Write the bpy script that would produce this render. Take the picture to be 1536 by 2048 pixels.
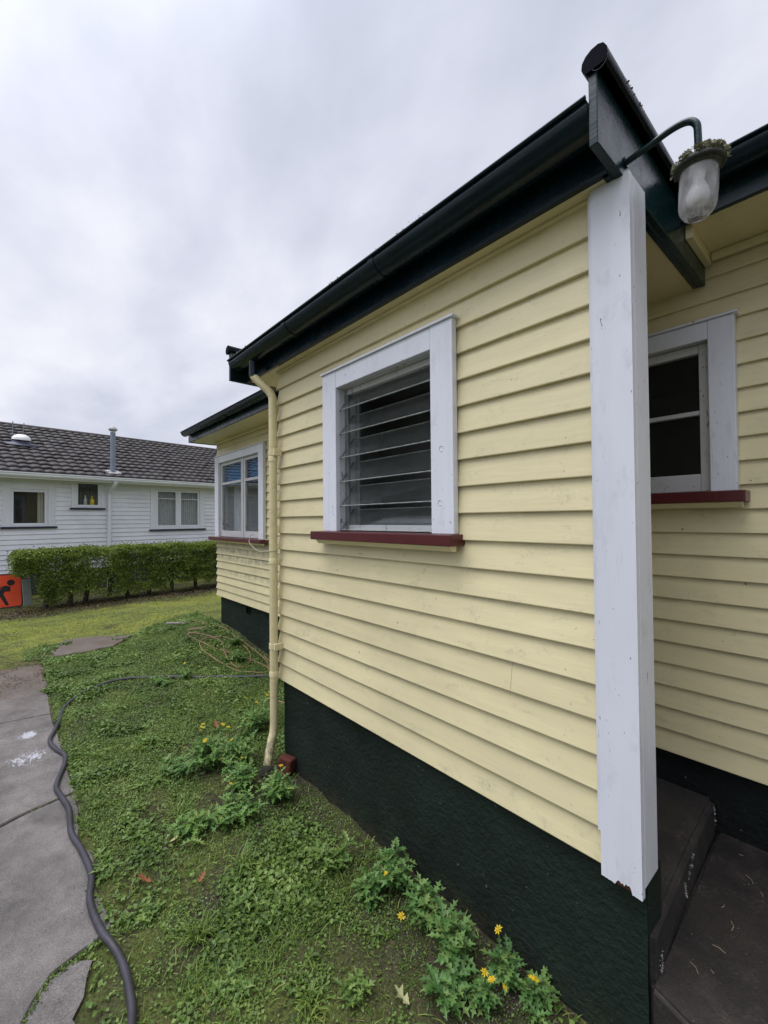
import bpy, bmesh, math, random
import numpy as np
from mathutils import Vector, Matrix, Euler
random.seed(7); RNG = np.random.default_rng(11)
PI = math.pi; R = math.radians
S = bpy.context.scene
for o in list(bpy.data.objects): bpy.data.objects.remove(o)
COL = S.collection
EYE = 1.65
# ------------------------------------------------------------------ camera
F_PX = 861.14; YAW = R(41.165); PIT = R(0.979); ROL = R(-0.5035)
def W(A, B, h): return Vector((-A, B, EYE + h))     # A = metres along the wall to the left, B = metres towards the house, h = above eye
fw = Vector((-math.cos(YAW)*math.cos(PIT), math.sin(YAW)*math.cos(PIT), math.sin(PIT)))
rt0 = Vector((math.sin(YAW), math.cos(YAW), 0))
up0 = Vector((math.cos(YAW)*math.sin(PIT), -math.sin(YAW)*math.sin(PIT), math.cos(PIT)))
rt = rt0*math.cos(ROL) + up0*math.sin(ROL); up = up0*math.cos(ROL) - rt0*math.sin(ROL)
cam = bpy.data.cameras.new('camera'); co = bpy.data.objects.new('camera', cam); COL.objects.link(co)
co.matrix_world = Matrix(((rt.x, up.x, -fw.x, 0), (rt.y, up.y, -fw.y, 0), (rt.z, up.z, -fw.z, EYE), (0, 0, 0, 1)))
cam.sensor_fit = 'HORIZONTAL'; cam.sensor_width = 36; cam.lens = F_PX/1536*36
cam.clip_start = 0.02; cam.clip_end = 2000
S.camera = co
S.render.resolution_x = 768; S.render.resolution_y = 1024
# ------------------------------------------------------------------ light
S.view_settings.view_transform = 'Standard'; S.view_settings.look = 'None'
S.view_settings.exposure = 0.12; S.view_settings.gamma = 1
SUN_EL = R(70); SUN_DIR = Vector((-0.30, -0.80, 0)).normalized()      # towards the (hidden) sun, seen from the ground
SUN_V = Vector((SUN_DIR.x*math.cos(SUN_EL), SUN_DIR.y*math.cos(SUN_EL), math.sin(SUN_EL)))
sl = bpy.data.lights.new('sun', 'SUN'); so = bpy.data.objects.new('sun', sl); COL.objects.link(so)
sl.energy = 1.5; sl.angle = R(50); sl.color = (1.0, 0.97, 0.93)
so.rotation_euler = (-SUN_V).to_track_quat('-Z', 'Y').to_euler(); so.location = (0, 0, 30)
world = bpy.data.worlds.new('World'); S.world = world; world.use_nodes = True
def build_world():
    nt = world.node_tree; N = nt.nodes; L = nt.links; N.clear()
    out = N.new('ShaderNodeOutputWorld')
    sky = N.new('ShaderNodeTexSky'); sky.sky_type = 'NISHITA'; sky.sun_disc = False
    sky.sun_elevation = SUN_EL; sky.sun_rotation = math.atan2(SUN_DIR.x, SUN_DIR.y)
    b1 = N.new('ShaderNodeBackground'); b1.inputs[1].default_value = 0.1; L.new(sky.outputs[0], b1.inputs[0])
    tc = N.new('ShaderNodeTexCoord'); sep = N.new('ShaderNodeSeparateXYZ'); L.new(tc.outputs['Generated'], sep.inputs[0])
    def m(op, a, b=None, c=None):
        n = N.new('ShaderNodeMath'); n.operation = op
        for i, v in enumerate((a, b, c)):
            if v is None: continue
            if isinstance(v, (int, float)): n.inputs[i].default_value = v
            else: L.new(v, n.inputs[i])
        return n.outputs[0]
    zc = m('ADD', m('MAXIMUM', sep.outputs[2], 0.0), 0.28)
    cx = m('DIVIDE', sep.outputs[0], zc); cy = m('DIVIDE', sep.outputs[1], zc)
    cmb = N.new('ShaderNodeCombineXYZ'); L.new(cx, cmb.inputs[0]); L.new(cy, cmb.inputs[1]); cmb.inputs[2].default_value = 3.3
    mp = N.new('ShaderNodeMapping'); L.new(cmb.outputs[0], mp.inputs[0]); mp.inputs['Rotation'].default_value = (0, 0, R(35)); mp.inputs['Scale'].default_value = (1.0, 1.5, 1)
    n1 = N.new('ShaderNodeTexNoise'); n1.inputs['Scale'].default_value = 1.15; n1.inputs['Detail'].default_value = 6; n1.inputs['Roughness'].default_value = .5; n1.inputs['Distortion'].default_value = .25
    L.new(mp.outputs[0], n1.inputs['Vector'])
    n2 = N.new('ShaderNodeTexNoise'); n2.inputs['Scale'].default_value = 3.6; n2.inputs['Detail'].default_value = 5; n2.inputs['Roughness'].default_value = .5
    L.new(mp.outputs[0], n2.inputs['Vector'])
    v = m('ADD', m('MULTIPLY', n1.outputs[0], 0.72), m('MULTIPLY', n2.outputs[0], 0.28))
    cr = N.new('ShaderNodeValToRGB'); L.new(v, cr.inputs[0])
    e = cr.color_ramp.elements
    e[0].position = .34; e[0].color = (.52, .555, .65, 1)
    e[1].position = .70; e[1].color = (.94, .95, 1.0, 1)
    for pos, c in ((.43, (.62, .65, .755)), (.50, (.70, .72, .83)), (.57, (.79, .80, .90))):
        k = e.new(pos); k.color = (*c, 1)
    # thinner cloud (brighter) towards the hidden sun, as in a real overcast sky
    dt = N.new('ShaderNodeVectorMath'); dt.operation = 'DOT_PRODUCT'; L.new(tc.outputs['Generated'], dt.inputs[0]); dt.inputs[1].default_value = SUN_V
    g = m('POWER', m('MAXIMUM', dt.outputs['Value'], 0.0), 8.0)
    stv = m('ADD', m('MULTIPLY', g, 4.6), .97)
    b2 = N.new('ShaderNodeBackground'); L.new(cr.outputs[0], b2.inputs[0]); L.new(stv, b2.inputs[1])
    mx = N.new('ShaderNodeMixShader'); mx.inputs[0].default_value = .93; L.new(b1.outputs[0], mx.inputs[1]); L.new(b2.outputs[0], mx.inputs[2])
    L.new(mx.outputs[0], out.inputs[0])
build_world()

# ------------------------------------------------------------------ materials
MATS = {}
class NT:
    def __init__(s, name):
        s.m = bpy.data.materials.new(name); s.m.use_nodes = True; s.t = s.m.node_tree; s.N = s.t.nodes; s.L = s.t.links
        s.b = s.N['Principled BSDF']; MATS[name] = s.m
        s.geo = None
    def pos(s):
        if not s.geo: s.geo = s.N.new('ShaderNodeNewGeometry')
        return s.geo.outputs['Position']
    def objc(s):
        n = s.N.new('ShaderNodeTexCoord'); return n.outputs['Object']
    def set(s, inp, v):
        if isinstance(v, (int, float, tuple, list)):
            if isinstance(v, (tuple, list)) and len(v) == 3 and inp.type == 'RGBA': v = (*v, 1)
            inp.default_value = v
        else: s.L.new(v, inp)
    def math(s, op, a, b=0.0, c=0.0, clamp=False):
        n = s.N.new('ShaderNodeMath'); n.operation = op; n.use_clamp = clamp
        for i, v in enumerate((a, b, c)): s.set(n.inputs[i], v)
        return n.outputs[0]
    def noise(s, vec, scale, detail=4, rough=.55, stretch=None, dist=0, out=0):
        if stretch:
            mp = s.N.new('ShaderNodeMapping'); s.L.new(vec, mp.inputs[0]); mp.inputs['Scale'].default_value = stretch; vec = mp.outputs[0]
        n = s.N.new('ShaderNodeTexNoise'); s.L.new(vec, n.inputs['Vector'])
        n.inputs['Scale'].default_value = scale; n.inputs['Detail'].default_value = detail; n.inputs['Roughness'].default_value = rough; n.inputs['Distortion'].default_value = dist
        return n.outputs[out]
    def ramp(s, v, a, b, ca=0.0, cb=1.0):
        n = s.N.new('ShaderNodeMapRange'); n.clamp = True
        s.set(n.inputs[0], v); n.inputs[1].default_value = a; n.inputs[2].default_value = b; n.inputs[3].default_value = ca; n.inputs[4].default_value = cb
        return n.outputs[0]
    def mix(s, f, a, b):
        n = s.N.new('ShaderNodeMix'); n.data_type = 'RGBA'; s.set(n.inputs[0], f); s.set(n.inputs[6], a); s.set(n.inputs[7], b)
        return n.outputs[2]
    def scale(s, col, f):
        n = s.N.new('ShaderNodeVectorMath'); n.operation = 'SCALE'; s.set(n.inputs[0], col); s.set(n.inputs[3], f); return n.outputs[0]
    def sep(s, v):
        n = s.N.new('ShaderNodeSeparateXYZ'); s.L.new(v, n.inputs[0]); return n.outputs
    def bump(s, h, strength, dist=.01):
        n = s.N.new('ShaderNodeBump'); n.inputs['Strength'].default_value = strength; n.inputs['Distance'].default_value = dist; s.L.new(h, n.inputs['Height'])
        s.L.new(n.outputs[0], s.b.inputs['Normal'])
    def island(s):
        if not s.geo: s.geo = s.N.new('ShaderNodeNewGeometry')
        return s.geo.outputs['Random Per Island']
def simple(name, col, rough=.6, spec=.5, var=.12, vscale=6, bump=0, bscale=80, metal=0):
    t = NT(name); p = t.objc()
    f = t.ramp(t.noise(p, vscale, 5), .3, .7, 1-var, 1+var)
    t.set(t.b.inputs['Base Color'], t.scale(tuple(col), f)); t.set(t.b.inputs['Roughness'], rough)
    t.b.inputs['Specular IOR Level'].default_value = spec; t.b.inputs['Metallic'].default_value = metal
    if bump: t.bump(t.noise(p, bscale, 4), bump)
    return t.m

def board_paint(name, base, cover, z0, stain=(.30, .28, .19), far_mildew=False, amt=.68, rough=.42, foot=False, nails=False):
    t = NT(name); p = t.pos(); x, y, z = t.sep(p)
    row = t.math('FLOOR', t.math('DIVIDE', t.math('SUBTRACT', z, z0), cover))
    wn = t.N.new('ShaderNodeTexWhiteNoise'); wn.noise_dimensions = '1D'; t.L.new(row, wn.inputs['W'])
    rowv = t.ramp(wn.outputs['Value'], 0, 1, .965, 1.03)
    big = t.ramp(t.noise(p, 1.7, 4), .3, .7, .94, 1.05)
    streak = t.ramp(t.noise(p, 3.0, 5, .65, stretch=(1, 1, 9)), .35, .7, .95, 1.03)
    c = t.scale(base, t.math('MULTIPLY', t.math('MULTIPLY', rowv, big), streak))
    # grime blotches
    g = t.ramp(t.noise(p, 7, 6, .7, stretch=(1, 1, 2.2), dist=.6), .54, .76, 0, amt)
    patch = t.ramp(t.noise(p, .9, 3, .5, stretch=(1, 1, .4)), .47, .50, .97, 1.03); c = t.scale(c, patch)
    brush = t.ramp(t.noise(p, 60, 3, .6, stretch=(.05, .05, 1)), .3, .7, .985, 1.012); c = t.scale(c, brush)
    fine = t.ramp(t.noise(p, 70, 3, .7), .40, .62)
    c = t.mix(t.math('MULTIPLY', g, fine), c, stain)
    # dirt caught just under each lap
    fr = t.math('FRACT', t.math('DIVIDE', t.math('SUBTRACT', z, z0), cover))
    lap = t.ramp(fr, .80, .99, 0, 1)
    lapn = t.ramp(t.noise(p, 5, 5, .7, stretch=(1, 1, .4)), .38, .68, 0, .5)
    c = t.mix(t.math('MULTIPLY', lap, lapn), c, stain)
    spk = t.ramp(t.noise(p, 48, 1, .5), .785, .80)
    c = t.mix(t.math('MULTIPLY', spk, .7), c, (.07, .05, .035))
    if nails:
        fx = t.math('MULTIPLY', t.math('SUBTRACT', t.math('FRACT', t.math('DIVIDE', t.math('ADD', x, t.math('MULTIPLY', wn.outputs['Value'], .03)), .452)), .5), .452)
        fz = t.math('MULTIPLY', t.math('SUBTRACT', fr, .22), cover)
        dd = t.math('SQRT', t.math('ADD', t.math('MULTIPLY', fx, fx), t.math('MULTIPLY', fz, fz)))
        nm = t.math('MULTIPLY', t.ramp(dd, .0025, .0045, 1, 0), t.ramp(t.noise(p, 4, 3), .42, .6, .1, .55)); c = t.mix(nm, c, (.33, .28, .17))
    if foot:
        c = t.mix(t.math('MULTIPLY', t.ramp(z, .04, .38, 1, 0), t.ramp(t.noise(p, 22, 5, .7), .40, .58)), c, (.10, .09, .065))
    if far_mildew:
        # black mildew on some of the boards below the far window
        wn2 = t.N.new('ShaderNodeTexWhiteNoise'); wn2.noise_dimensions = '1D'; t.L.new(t.math('ADD', row, 40.0), wn2.inputs['W'])
        rowm = t.ramp(t.math('ABSOLUTE', t.math('SUBTRACT', z, 1.15)), .2, .32, 1, 0)
        band = t.ramp(fr, .12, .45)
        n = t.ramp(t.noise(p, 9, 6, .75, stretch=(1, 1, 1.6)), .38, .62)
        skip = t.math('LESS_THAN', t.math('ABSOLUTE', t.math('SUBTRACT', row, 4.0)), .5)
        skip = t.math('SUBTRACT', 1.0, t.math('MULTIPLY', skip, .85))
        xm = t.math('LESS_THAN', x, -3.0)
        k = t.math('MULTIPLY', t.math('MULTIPLY', rowm, band), t.math('MULTIPLY', n, t.math('MULTIPLY', skip, xm)))
        c = t.mix(t.math('MULTIPLY', k, .75), c, (.17, .165, .12))
    t.set(t.b.inputs['Base Color'], c); t.set(t.b.inputs['Roughness'], t.ramp(t.noise(p, 9, 4), .3, .7, rough-.08, rough+.14))
    t.bump(t.math('ADD', t.noise(p, 26, 5, .6, stretch=(.25, 1, 2.5)), t.math('MULTIPLY', t.noise(p, 2.2, 2), 2.0)), .22, .004)
    return t.m
YEL = (.665, .590, .350)
COVM = .1107; COVR = .1023
Z0M = EYE-1.085; Z0R = EYE-1.095
M_board = board_paint('cream_board_paint', YEL, COVM, Z0M, nails=True)
M_board_rear = board_paint('cream_rear_board_paint', YEL, COVR, Z0R, far_mildew=True, nails=True)
M_cream = board_paint('cream_trim_paint', YEL, 5.0, 0, amt=.3)
M_white_board = board_paint('white_board_paint', (.82, .84, .88), .108, 0.3, stain=(.4, .42, .42), amt=.3)

def trim_paint(name, base, wear=.5, chip=(.12, .05, .035), thr=.70, rough=.4, grain=False):
    t = NT(name); p = t.pos(); x, y, z = t.sep(p)
    big = t.ramp(t.noise(p, 2.5, 5, .6, stretch=(1, 1, .4)), .3, .7, .92, 1.05)
    c = t.scale(base, big)
    g = t.ramp(t.noise(p, 14, 6, .7, stretch=(1, 1, .5)), .55, .75, 0, wear)
    c = t.mix(g, c, tuple(b*.62 for b in base))
    g2 = t.ramp(t.noise(p, 90, 2, .5, stretch=(1, 1, .5)), .735, .75, 0, 1)
    c = t.mix(t.math('MULTIPLY', g2, .7), c, (.12, .11, .12))
    if grain:
        gn = t.noise(p, 34, 4, .6, stretch=(1, 1, .035)); cr_ = t.ramp(t.math('ABSOLUTE', t.math('SUBTRACT', gn, .5)), .002, .012, 1, 0)
        mk = t.ramp(t.noise(p, 3.2, 4, .6, stretch=(1, 1, .5)), .55, .66, 0, .35)
        c = t.mix(t.math('MULTIPLY', cr_, mk), c, (.25, .25, .27))
        runs = t.ramp(t.noise(p, 16, 4, .6, stretch=(1, 1, .06)), .52, .72, 0, .14); c = t.mix(runs, c, (.38, .37, .36))
    if chip:
        k = t.ramp(t.noise(p, 28, 5, .7, stretch=(1, 1, .35)), thr, thr+.015)
        c = t.mix(k, c, chip)
    t.set(t.b.inputs['Base Color'], c); t.set(t.b.inputs['Roughness'], rough)
    t.bump(t.math('ADD', t.noise(p, 60, 4, .6, stretch=(1, 1, .12)), t.math('MULTIPLY', t.noise(p, 5, 3), 1.5)), .3, .003)
    return t.m
M_white = trim_paint('white_trim_paint', (.66, .675, .725), grain=True)
M_white_old = trim_paint('peeling_white_paint', (.50, .50, .50), .7, (.07, .06, .05), .63)
M_nwhite = trim_paint('neighbour_white_paint', (.78, .80, .84), .15, None)
M_red = trim_paint('dark_red_sill_paint', (.075, .010, .012), .4, (.05, .03, .03), .74, .3)
M_navy = simple('dark_blue_sill_paint', (.02, .025, .05), .4)
def dark_gloss(name, base, rough=.2, spec=.35):
    t = NT(name); p = t.pos()
    c = t.scale(base, t.ramp(t.noise(p, 4, 5), .3, .7, .75, 1.3))
    d = t.ramp(t.noise(p, 40, 4, .7), .68, .74, 0, .6)
    c = t.mix(d, c, (.05, .07, .06))
    t.set(t.b.inputs['Base Color'], c); t.set(t.b.inputs['Roughness'], t.ramp(t.noise(p, 12, 5, .7), .3, .7, rough*.7, rough*1.7))
    t.b.inputs['Specular IOR Level'].default_value = spec
    t.bump(t.math('ADD', t.noise(p, 45, 5, .6, stretch=(.15, .6, 1.5)), t.noise(p, 7, 3)), .28, .004)
    return t.m
M_green = dark_gloss('dark_green_gloss_paint', (.004, .013, .019), .2, .25)
M_greenl = dark_gloss('green_board_paint', (.005, .020, .022), .2, .3)
M_capend = simple('dark_cap_end_paint', (.004, .005, .009), .9, .08)
def foundation_mat(name, base, wet=.55):
    t = NT(name); p = t.pos(); x, y, z = t.sep(p)
    n = t.noise(p, 5, 5, .6)
    c = t.scale(base, t.ramp(n, .3, .7, .7, 1.4))
    spots = t.ramp(t.noise(p, 48, 2, .5), .735, .75)
    c = t.mix(t.math('MULTIPLY', spots, .8), c, (.16, .17, .15))
    scr = t.ramp(t.noise(p, 16, 3, .8, stretch=(.5, 1, 2.2), dist=1.5), .70, .73, 0, .5)
    c = t.mix(scr, c, (.06, .08, .07))
    mud = t.math('MULTIPLY', t.ramp(z, .0, .11, 1, 0), t.ramp(t.noise(p, 14, 5, .7), .35, .6))
    c = t.mix(mud, c, (.035, .027, .018))
    ms = t.math('MULTIPLY', t.ramp(z, .02, .24, 1, 0), t.ramp(t.noise(p, 9, 6, .75), .50, .62, 0, .55)); c = t.mix(ms, c, (.030, .040, .014))
    pt = t.ramp(t.noise(p, 1.8, 4, .6), .45, .6, 0, .5); c = t.mix(pt, c, tuple(q*1.9 for q in base))
    t.set(t.b.inputs['Base Color'], c); t.set(t.b.inputs['Roughness'], wet)
    b = t.math('ADD', t.math('MULTIPLY', t.noise(p, 42, 5, .62, stretch=(1, 1, 1.05), dist=.3), 1.0), t.math('MULTIPLY', t.noise(p, 6, 4), .8))
    t.bump(b, .9, .013); t.b.inputs['Specular IOR Level'].default_value = .22
    return t.m
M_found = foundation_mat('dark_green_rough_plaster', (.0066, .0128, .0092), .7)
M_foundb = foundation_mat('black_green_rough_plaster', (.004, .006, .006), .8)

def ground_mat():
    t = NT('lawn_soil'); p = t.pos(); x, y, z = t.sep(p)
    A = t.math('MULTIPLY', x, -1.0)
    n1 = t.noise(p, 2.2, 6, .65); n2 = t.noise(p, 22, 6, .7); n3 = t.noise(p, 90, 3, .6)
    soil = t.mix(t.ramp(n2, .35, .65), (.022, .018, .013), (.065, .052, .036)); soil = t.mix(t.math('MULTIPLY', t.ramp(n1, .42, .6), t.ramp(n3, .4, .6)), soil, (.06, .07, .02))
    soil = t.mix(t.ramp(t.noise(p, 60, 2), .66, .70, 0, .8), soil, (.16, .15, .13))
    moss = t.mix(t.ramp(n3, .35, .65), (.035, .045, .012), (.11, .135, .028))
    near = t.mix(t.ramp(n1, .40, .60), soil, moss)
    ym = t.mix(t.ramp(n2, .3, .7), (.11, .135, .022), (.27, .28, .04))
    gm = t.mix(t.ramp(n3, .3, .7), (.05, .07, .018), (.12, .15, .035))
    far = t.mix(t.ramp(t.noise(p, 1.1, 7, .75, stretch=(1, .55, 1)), .40, .56), gm, ym)
    brown = t.ramp(t.noise(p, 2.7, 7, .75, stretch=(1, .5, 1)), .50, .66, 0, .8)
    far = t.mix(brown, far, (.06, .045, .03))
    edge = t.math('ADD', A, t.math('MULTIPLY', t.noise(p, 1.5, 5), 1.6))
    c = t.mix(t.ramp(edge, 7.2, 8.0), near, far)
    # bare earth along the foot of the front wall
    bare = t.math('MULTIPLY', t.ramp(t.math('ADD', y, t.math('MULTIPLY', n1, .5)), 1.15, 1.5), t.ramp(A, 2.3, 3.0, 1, 0))
    c = t.mix(t.math('MULTIPLY', bare, t.ramp(n2, .3, .55)), c, soil)
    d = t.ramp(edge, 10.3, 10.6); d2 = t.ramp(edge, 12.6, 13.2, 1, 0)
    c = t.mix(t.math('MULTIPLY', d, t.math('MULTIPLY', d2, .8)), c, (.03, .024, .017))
    t.set(t.b.inputs['Base Color'], c); t.set(t.b.inputs['Roughness'], .85); t.b.inputs['Specular IOR Level'].default_value = .25
    t.bump(t.math('ADD', n2, t.math('MULTIPLY', n3, .6)), .8, .03)
    return t.m
M_ground = ground_mat()
def concrete(name, a, b, paint=False, brown=False, dirty=False):
    t = NT(name); p = t.pos(); x, y, z = t.sep(p)
    c = t.mix(t.ramp(t.noise(p, 2.2, 7, .7), .36, .62), a, b)
    agg = t.noise(p, 260, 3, .6)
    c = t.scale(c, t.ramp(agg, .35, .65, .68, 1.34)); c = t.scale(c, t.ramp(t.noise(p, 110, 3, .7), .35, .65, .85, 1.18))
    c = t.scale(c, t.ramp(t.noise(p, 11, 6, .75), .3, .7, .80, 1.16))
    pit = t.ramp(t.noise(p, 45, 2, .5), .74, .76)
    c = t.mix(t.math('MULTIPLY', pit, .75), c, (.02, .018, .016))
    if dirty:
        k = t.math('MULTIPLY', t.ramp(t.noise(p, 7, 7, .75), .48, .66), t.ramp(t.noise(p, 90, 3), .4, .55)); c = t.mix(t.math('MULTIPLY', k, .5), c, (.08, .065, .055))
    if brown:
        k = t.math('MULTIPLY', t.ramp(t.math('ADD', x, t.math('MULTIPLY', t.noise(p, 2.5, 5), 1.4)), -5.0, -4.2, 1, 0), t.ramp(t.noise(p, 3.5, 6, .7), .25, .6, .25, .9))
        c = t.mix(k, c, (.085, .058, .035))
    if paint:
        def ell(cx, cy, rx, ry):
            dx = t.math('DIVIDE', t.math('SUBTRACT', x, cx), rx); dy = t.math('DIVIDE', t.math('SUBTRACT', y, cy), ry)
            return t.math('ADD', t.math('MULTIPLY', dx, dx), t.math('MULTIPLY', dy, dy))
        e1 = t.ramp(ell(-4.36, .13, .13, .09), .0, 1.3, .62, 0)
        e2 = t.ramp(ell(-3.94, .12, .24, .24), .0, 1.2, .55, 0)
        n = t.noise(p, 24, 7, .85, dist=1, stretch=(.6, 1.4, 1))
        k = t.math('MAXIMUM', t.ramp(t.math('SUBTRACT', t.math('ADD', n, e1), .98), 0, .05), t.ramp(t.math('SUBTRACT', t.math('ADD', n, e2), 1.0), 0, .06))
        c = t.mix(t.math('MULTIPLY', k, .85), c, (.42, .43, .46))
    t.set(t.b.inputs['Base Color'], c); t.set(t.b.inputs['Roughness'], .72)
    t.bump(t.math('ADD', agg, t.math('MULTIPLY', t.noise(p, 18, 5), 1.5)), .5, .006)
    return t.m
M_path = concrete('old_concrete', (.068, .061, .057), (.165, .150, .140), True, True)
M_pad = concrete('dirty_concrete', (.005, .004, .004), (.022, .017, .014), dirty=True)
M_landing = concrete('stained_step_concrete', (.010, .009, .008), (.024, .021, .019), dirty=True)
def leaf_mat(name, cols, rough=.5, trans=.25, patch=.3):
    t = NT(name); r = t.island(); n = t.noise(t.pos(), 2.3, 4, .65); n = t.ramp(n, .3, .7)
    cr = t.N.new('ShaderNodeValToRGB'); t.L.new(t.math('ADD', t.math('MULTIPLY', r, 1.02-patch), t.math('MULTIPLY', n, patch)), cr.inputs[0])
    e = cr.color_ramp.elements; e[0].position = .1; e[0].color = (*cols[0], 1); e[1].position = .95; e[1].color = (*cols[-1], 1)
    for i, c in enumerate(cols[1:-1]):
        k = e.new(.1+.85*(i+1)/(len(cols)-1)); k.color = (*c, 1)
    t.set(t.b.inputs['Base Color'], cr.outputs[0]); t.set(t.b.inputs['Roughness'], rough); t.b.inputs['Specular IOR Level'].default_value = .35
    tr = t.N.new('ShaderNodeBsdfTranslucent'); t.L.new(cr.outputs[0], tr.inputs[0])
    mx = t.N.new('ShaderNodeMixShader'); mx.inputs[0].default_value = trans
    out = t.N['Material Output']; t.L.new(t.b.outputs[0], mx.inputs[1]); t.L.new(tr.outputs[0], mx.inputs[2]); t.L.new(mx.outputs[0], out.inputs[0])
    return t.m
M_clover = leaf_mat('small_lawn_leaves', [(.040, .066, .014), (.075, .135, .024), (.135, .22, .042), (.23, .31, .08)], patch=.5)
M_blade = leaf_mat('grass_blades', [(0.053, 0.098, 0.015), (0.105, 0.188, 0.027), (0.18, 0.255, 0.045), (0.255, 0.27, 0.075)])
M_mossy = leaf_mat('yellow_moss_tufts', [(.07, .105, .020), (.14, .19, .030), (.26, .29, .045), (.20, .19, .07)])
M_weed = leaf_mat('weed_leaves', [(.045, .11, .020), (.085, .185, .035), (.14, .25, .055), (.21, .27, .06)], .45)
M_weedb = leaf_mat('grey_green_weed_leaves', [(.042, .105, .024), (.080, .180, .042), (.135, .240, .062), (.19, .26, .07)], .5)
M_weedy = leaf_mat('bright_weed_leaves', [(.06, .12, .02), (.11, .19, .035), (.19, .27, .07)], .45)
M_hedge = leaf_mat('hedge_leaves', [(.045, .070, .016), (.11, .17, .03), (.22, .29, .05), (.36, .42, .10)], .38)
M_petal = leaf_mat('yellow_petals', [(.62, .40, .015), (.80, .60, .03)], .5, .3)
M_stem = simple('weed_stem', (.06, .10, .03), .6)
M_bark = simple('hedge_bark', (.055, .045, .035), .85, var=.35, vscale=20, bump=.5)
M_litter = leaf_mat('dead_leaf_litter', [(.04, .028, .018), (.09, .06, .035), (.16, .12, .08)], .8, .1)
M_dead = leaf_mat('dead_oak_leaf', [(.20, .065, .03), (.30, .11, .05)], .7, .1)
M_pale = leaf_mat('pale_dead_leaf', [(.36, .38, .18), (.42, .40, .2)], .7, .1)
M_hose = simple('black_hose_rubber', (.035, .033, .042), .42, .4, .3, 9, .15, 40)
M_those = simple('tan_hose_plastic', (.21, .13, .07), .5, .4, .2, 4)
M_brick = simple('weathered_red_brick', (.085, .022, .013), .8, .3, .5, 14, .7, 40)
M_orange = simple('orange_sign_sheeting', (.80, .085, .03), .45, .4, .12, 5)
M_black = simple('black_sign_film', (.012, .012, .016), .5)
M_grey = simple('grey_board', (.20, .22, .20), .7)
M_galv = simple('painted_steel_flue', (.19, .23, .29), .45, .5, .15, 5)
M_lead = simple('pale_flashing', (.40, .41, .41), .5)
M_alu = simple('dull_aluminium', (.20, .21, .22), .4, .5, .2, 20, metal=.6)
M_room = simple('shaded_room_plaster', (.36, .36, .35), .8, .3, .25, 3)
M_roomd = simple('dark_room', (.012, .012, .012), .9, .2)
M_edge = simple('frosted_glass_edge', (.36, .40, .39), .5, var=.35, vscale=30)
M_edge2 = simple('dusty_glass_edge', (.17, .19, .18), .5, var=.35, vscale=30)
M_ledge = simple('room_ledge_paint', (.42, .44, .47), .5)
M_curt = simple('net_curtain', (.55, .54, .58), .8, .2, .1, 9)
M_curtc = simple('cream_curtain', (.62, .56, .46), .8, .2)
M_yel = simple('yellow_plastic', (.75, .55, .03), .4)
M_whitep = simple('white_plastic', (.75, .75, .75), .4)
M_navyp = simple('dark_blue_plastic', (.03, .04, .09), .4)
def tile_mat():
    t = NT('brown_roof_tiles'); p = t.objc()
    c = t.mix(t.ramp(t.noise(p, 3, 6, .7), .3, .7), (.018, .014, .013), (.038, .031, .028))
    l = t.ramp(t.noise(p, 16, 4, .8), .62, .70, 0, .45)
    c = t.mix(l, c, (.20, .20, .18))
    t.set(t.b.inputs['Base Color'], c); t.set(t.b.inputs['Roughness'], .6); t.bump(t.noise(p, 30, 4), .4, .01)
    return t.m
M_tile = tile_mat()
M_iron = simple('dark_iron_roof', (.02, .03, .03), .5)
def glass_mat(name, tint=(.9, .93, .93), dirt=.06, rough=.01, ior=.045, dsc=9):
    t = NT(name); p = t.pos(); N = t.N
    lw = N.new('ShaderNodeLayerWeight'); lw.inputs[0].default_value = .5; fr_ = t.math('MULTIPLY_ADD', t.math('POWER', lw.outputs['Facing'], 5.0), 1-ior, ior)
    tr = N.new('ShaderNodeBsdfTransparent'); tr.inputs[0].default_value = (*tint, 1)
    gl = N.new('ShaderNodeBsdfGlossy'); gl.inputs['Roughness'].default_value = rough
    df = N.new('ShaderNodeBsdfDiffuse'); df.inputs[0].default_value = (.5, .52, .52, 1)
    m1 = N.new('ShaderNodeMixShader'); t.L.new(fr_, m1.inputs[0]); t.L.new(tr.outputs[0], m1.inputs[1]); t.L.new(gl.outputs[0], m1.inputs[2])
    d = t.ramp(t.noise(p, dsc, 6, .75), .42, .75, dirt*.6, dirt*1.6)
    m2 = N.new('ShaderNodeMixShader'); t.L.new(d, m2.inputs[0]); t.L.new(m1.outputs[0], m2.inputs[1]); t.L.new(df.outputs[0], m2.inputs[2])
    t.L.new(m2.outputs[0], N['Material Output'].inputs[0]); return t.m
M_glass = glass_mat('window_glass', dirt=.015, ior=.13)
M_glassk = glass_mat('thin_window_glass', dirt=.012, ior=.035)
M_glassd = glass_mat('dirty_louvre_glass', (.95, .97, .96), .020, .03, dsc=40)
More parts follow.
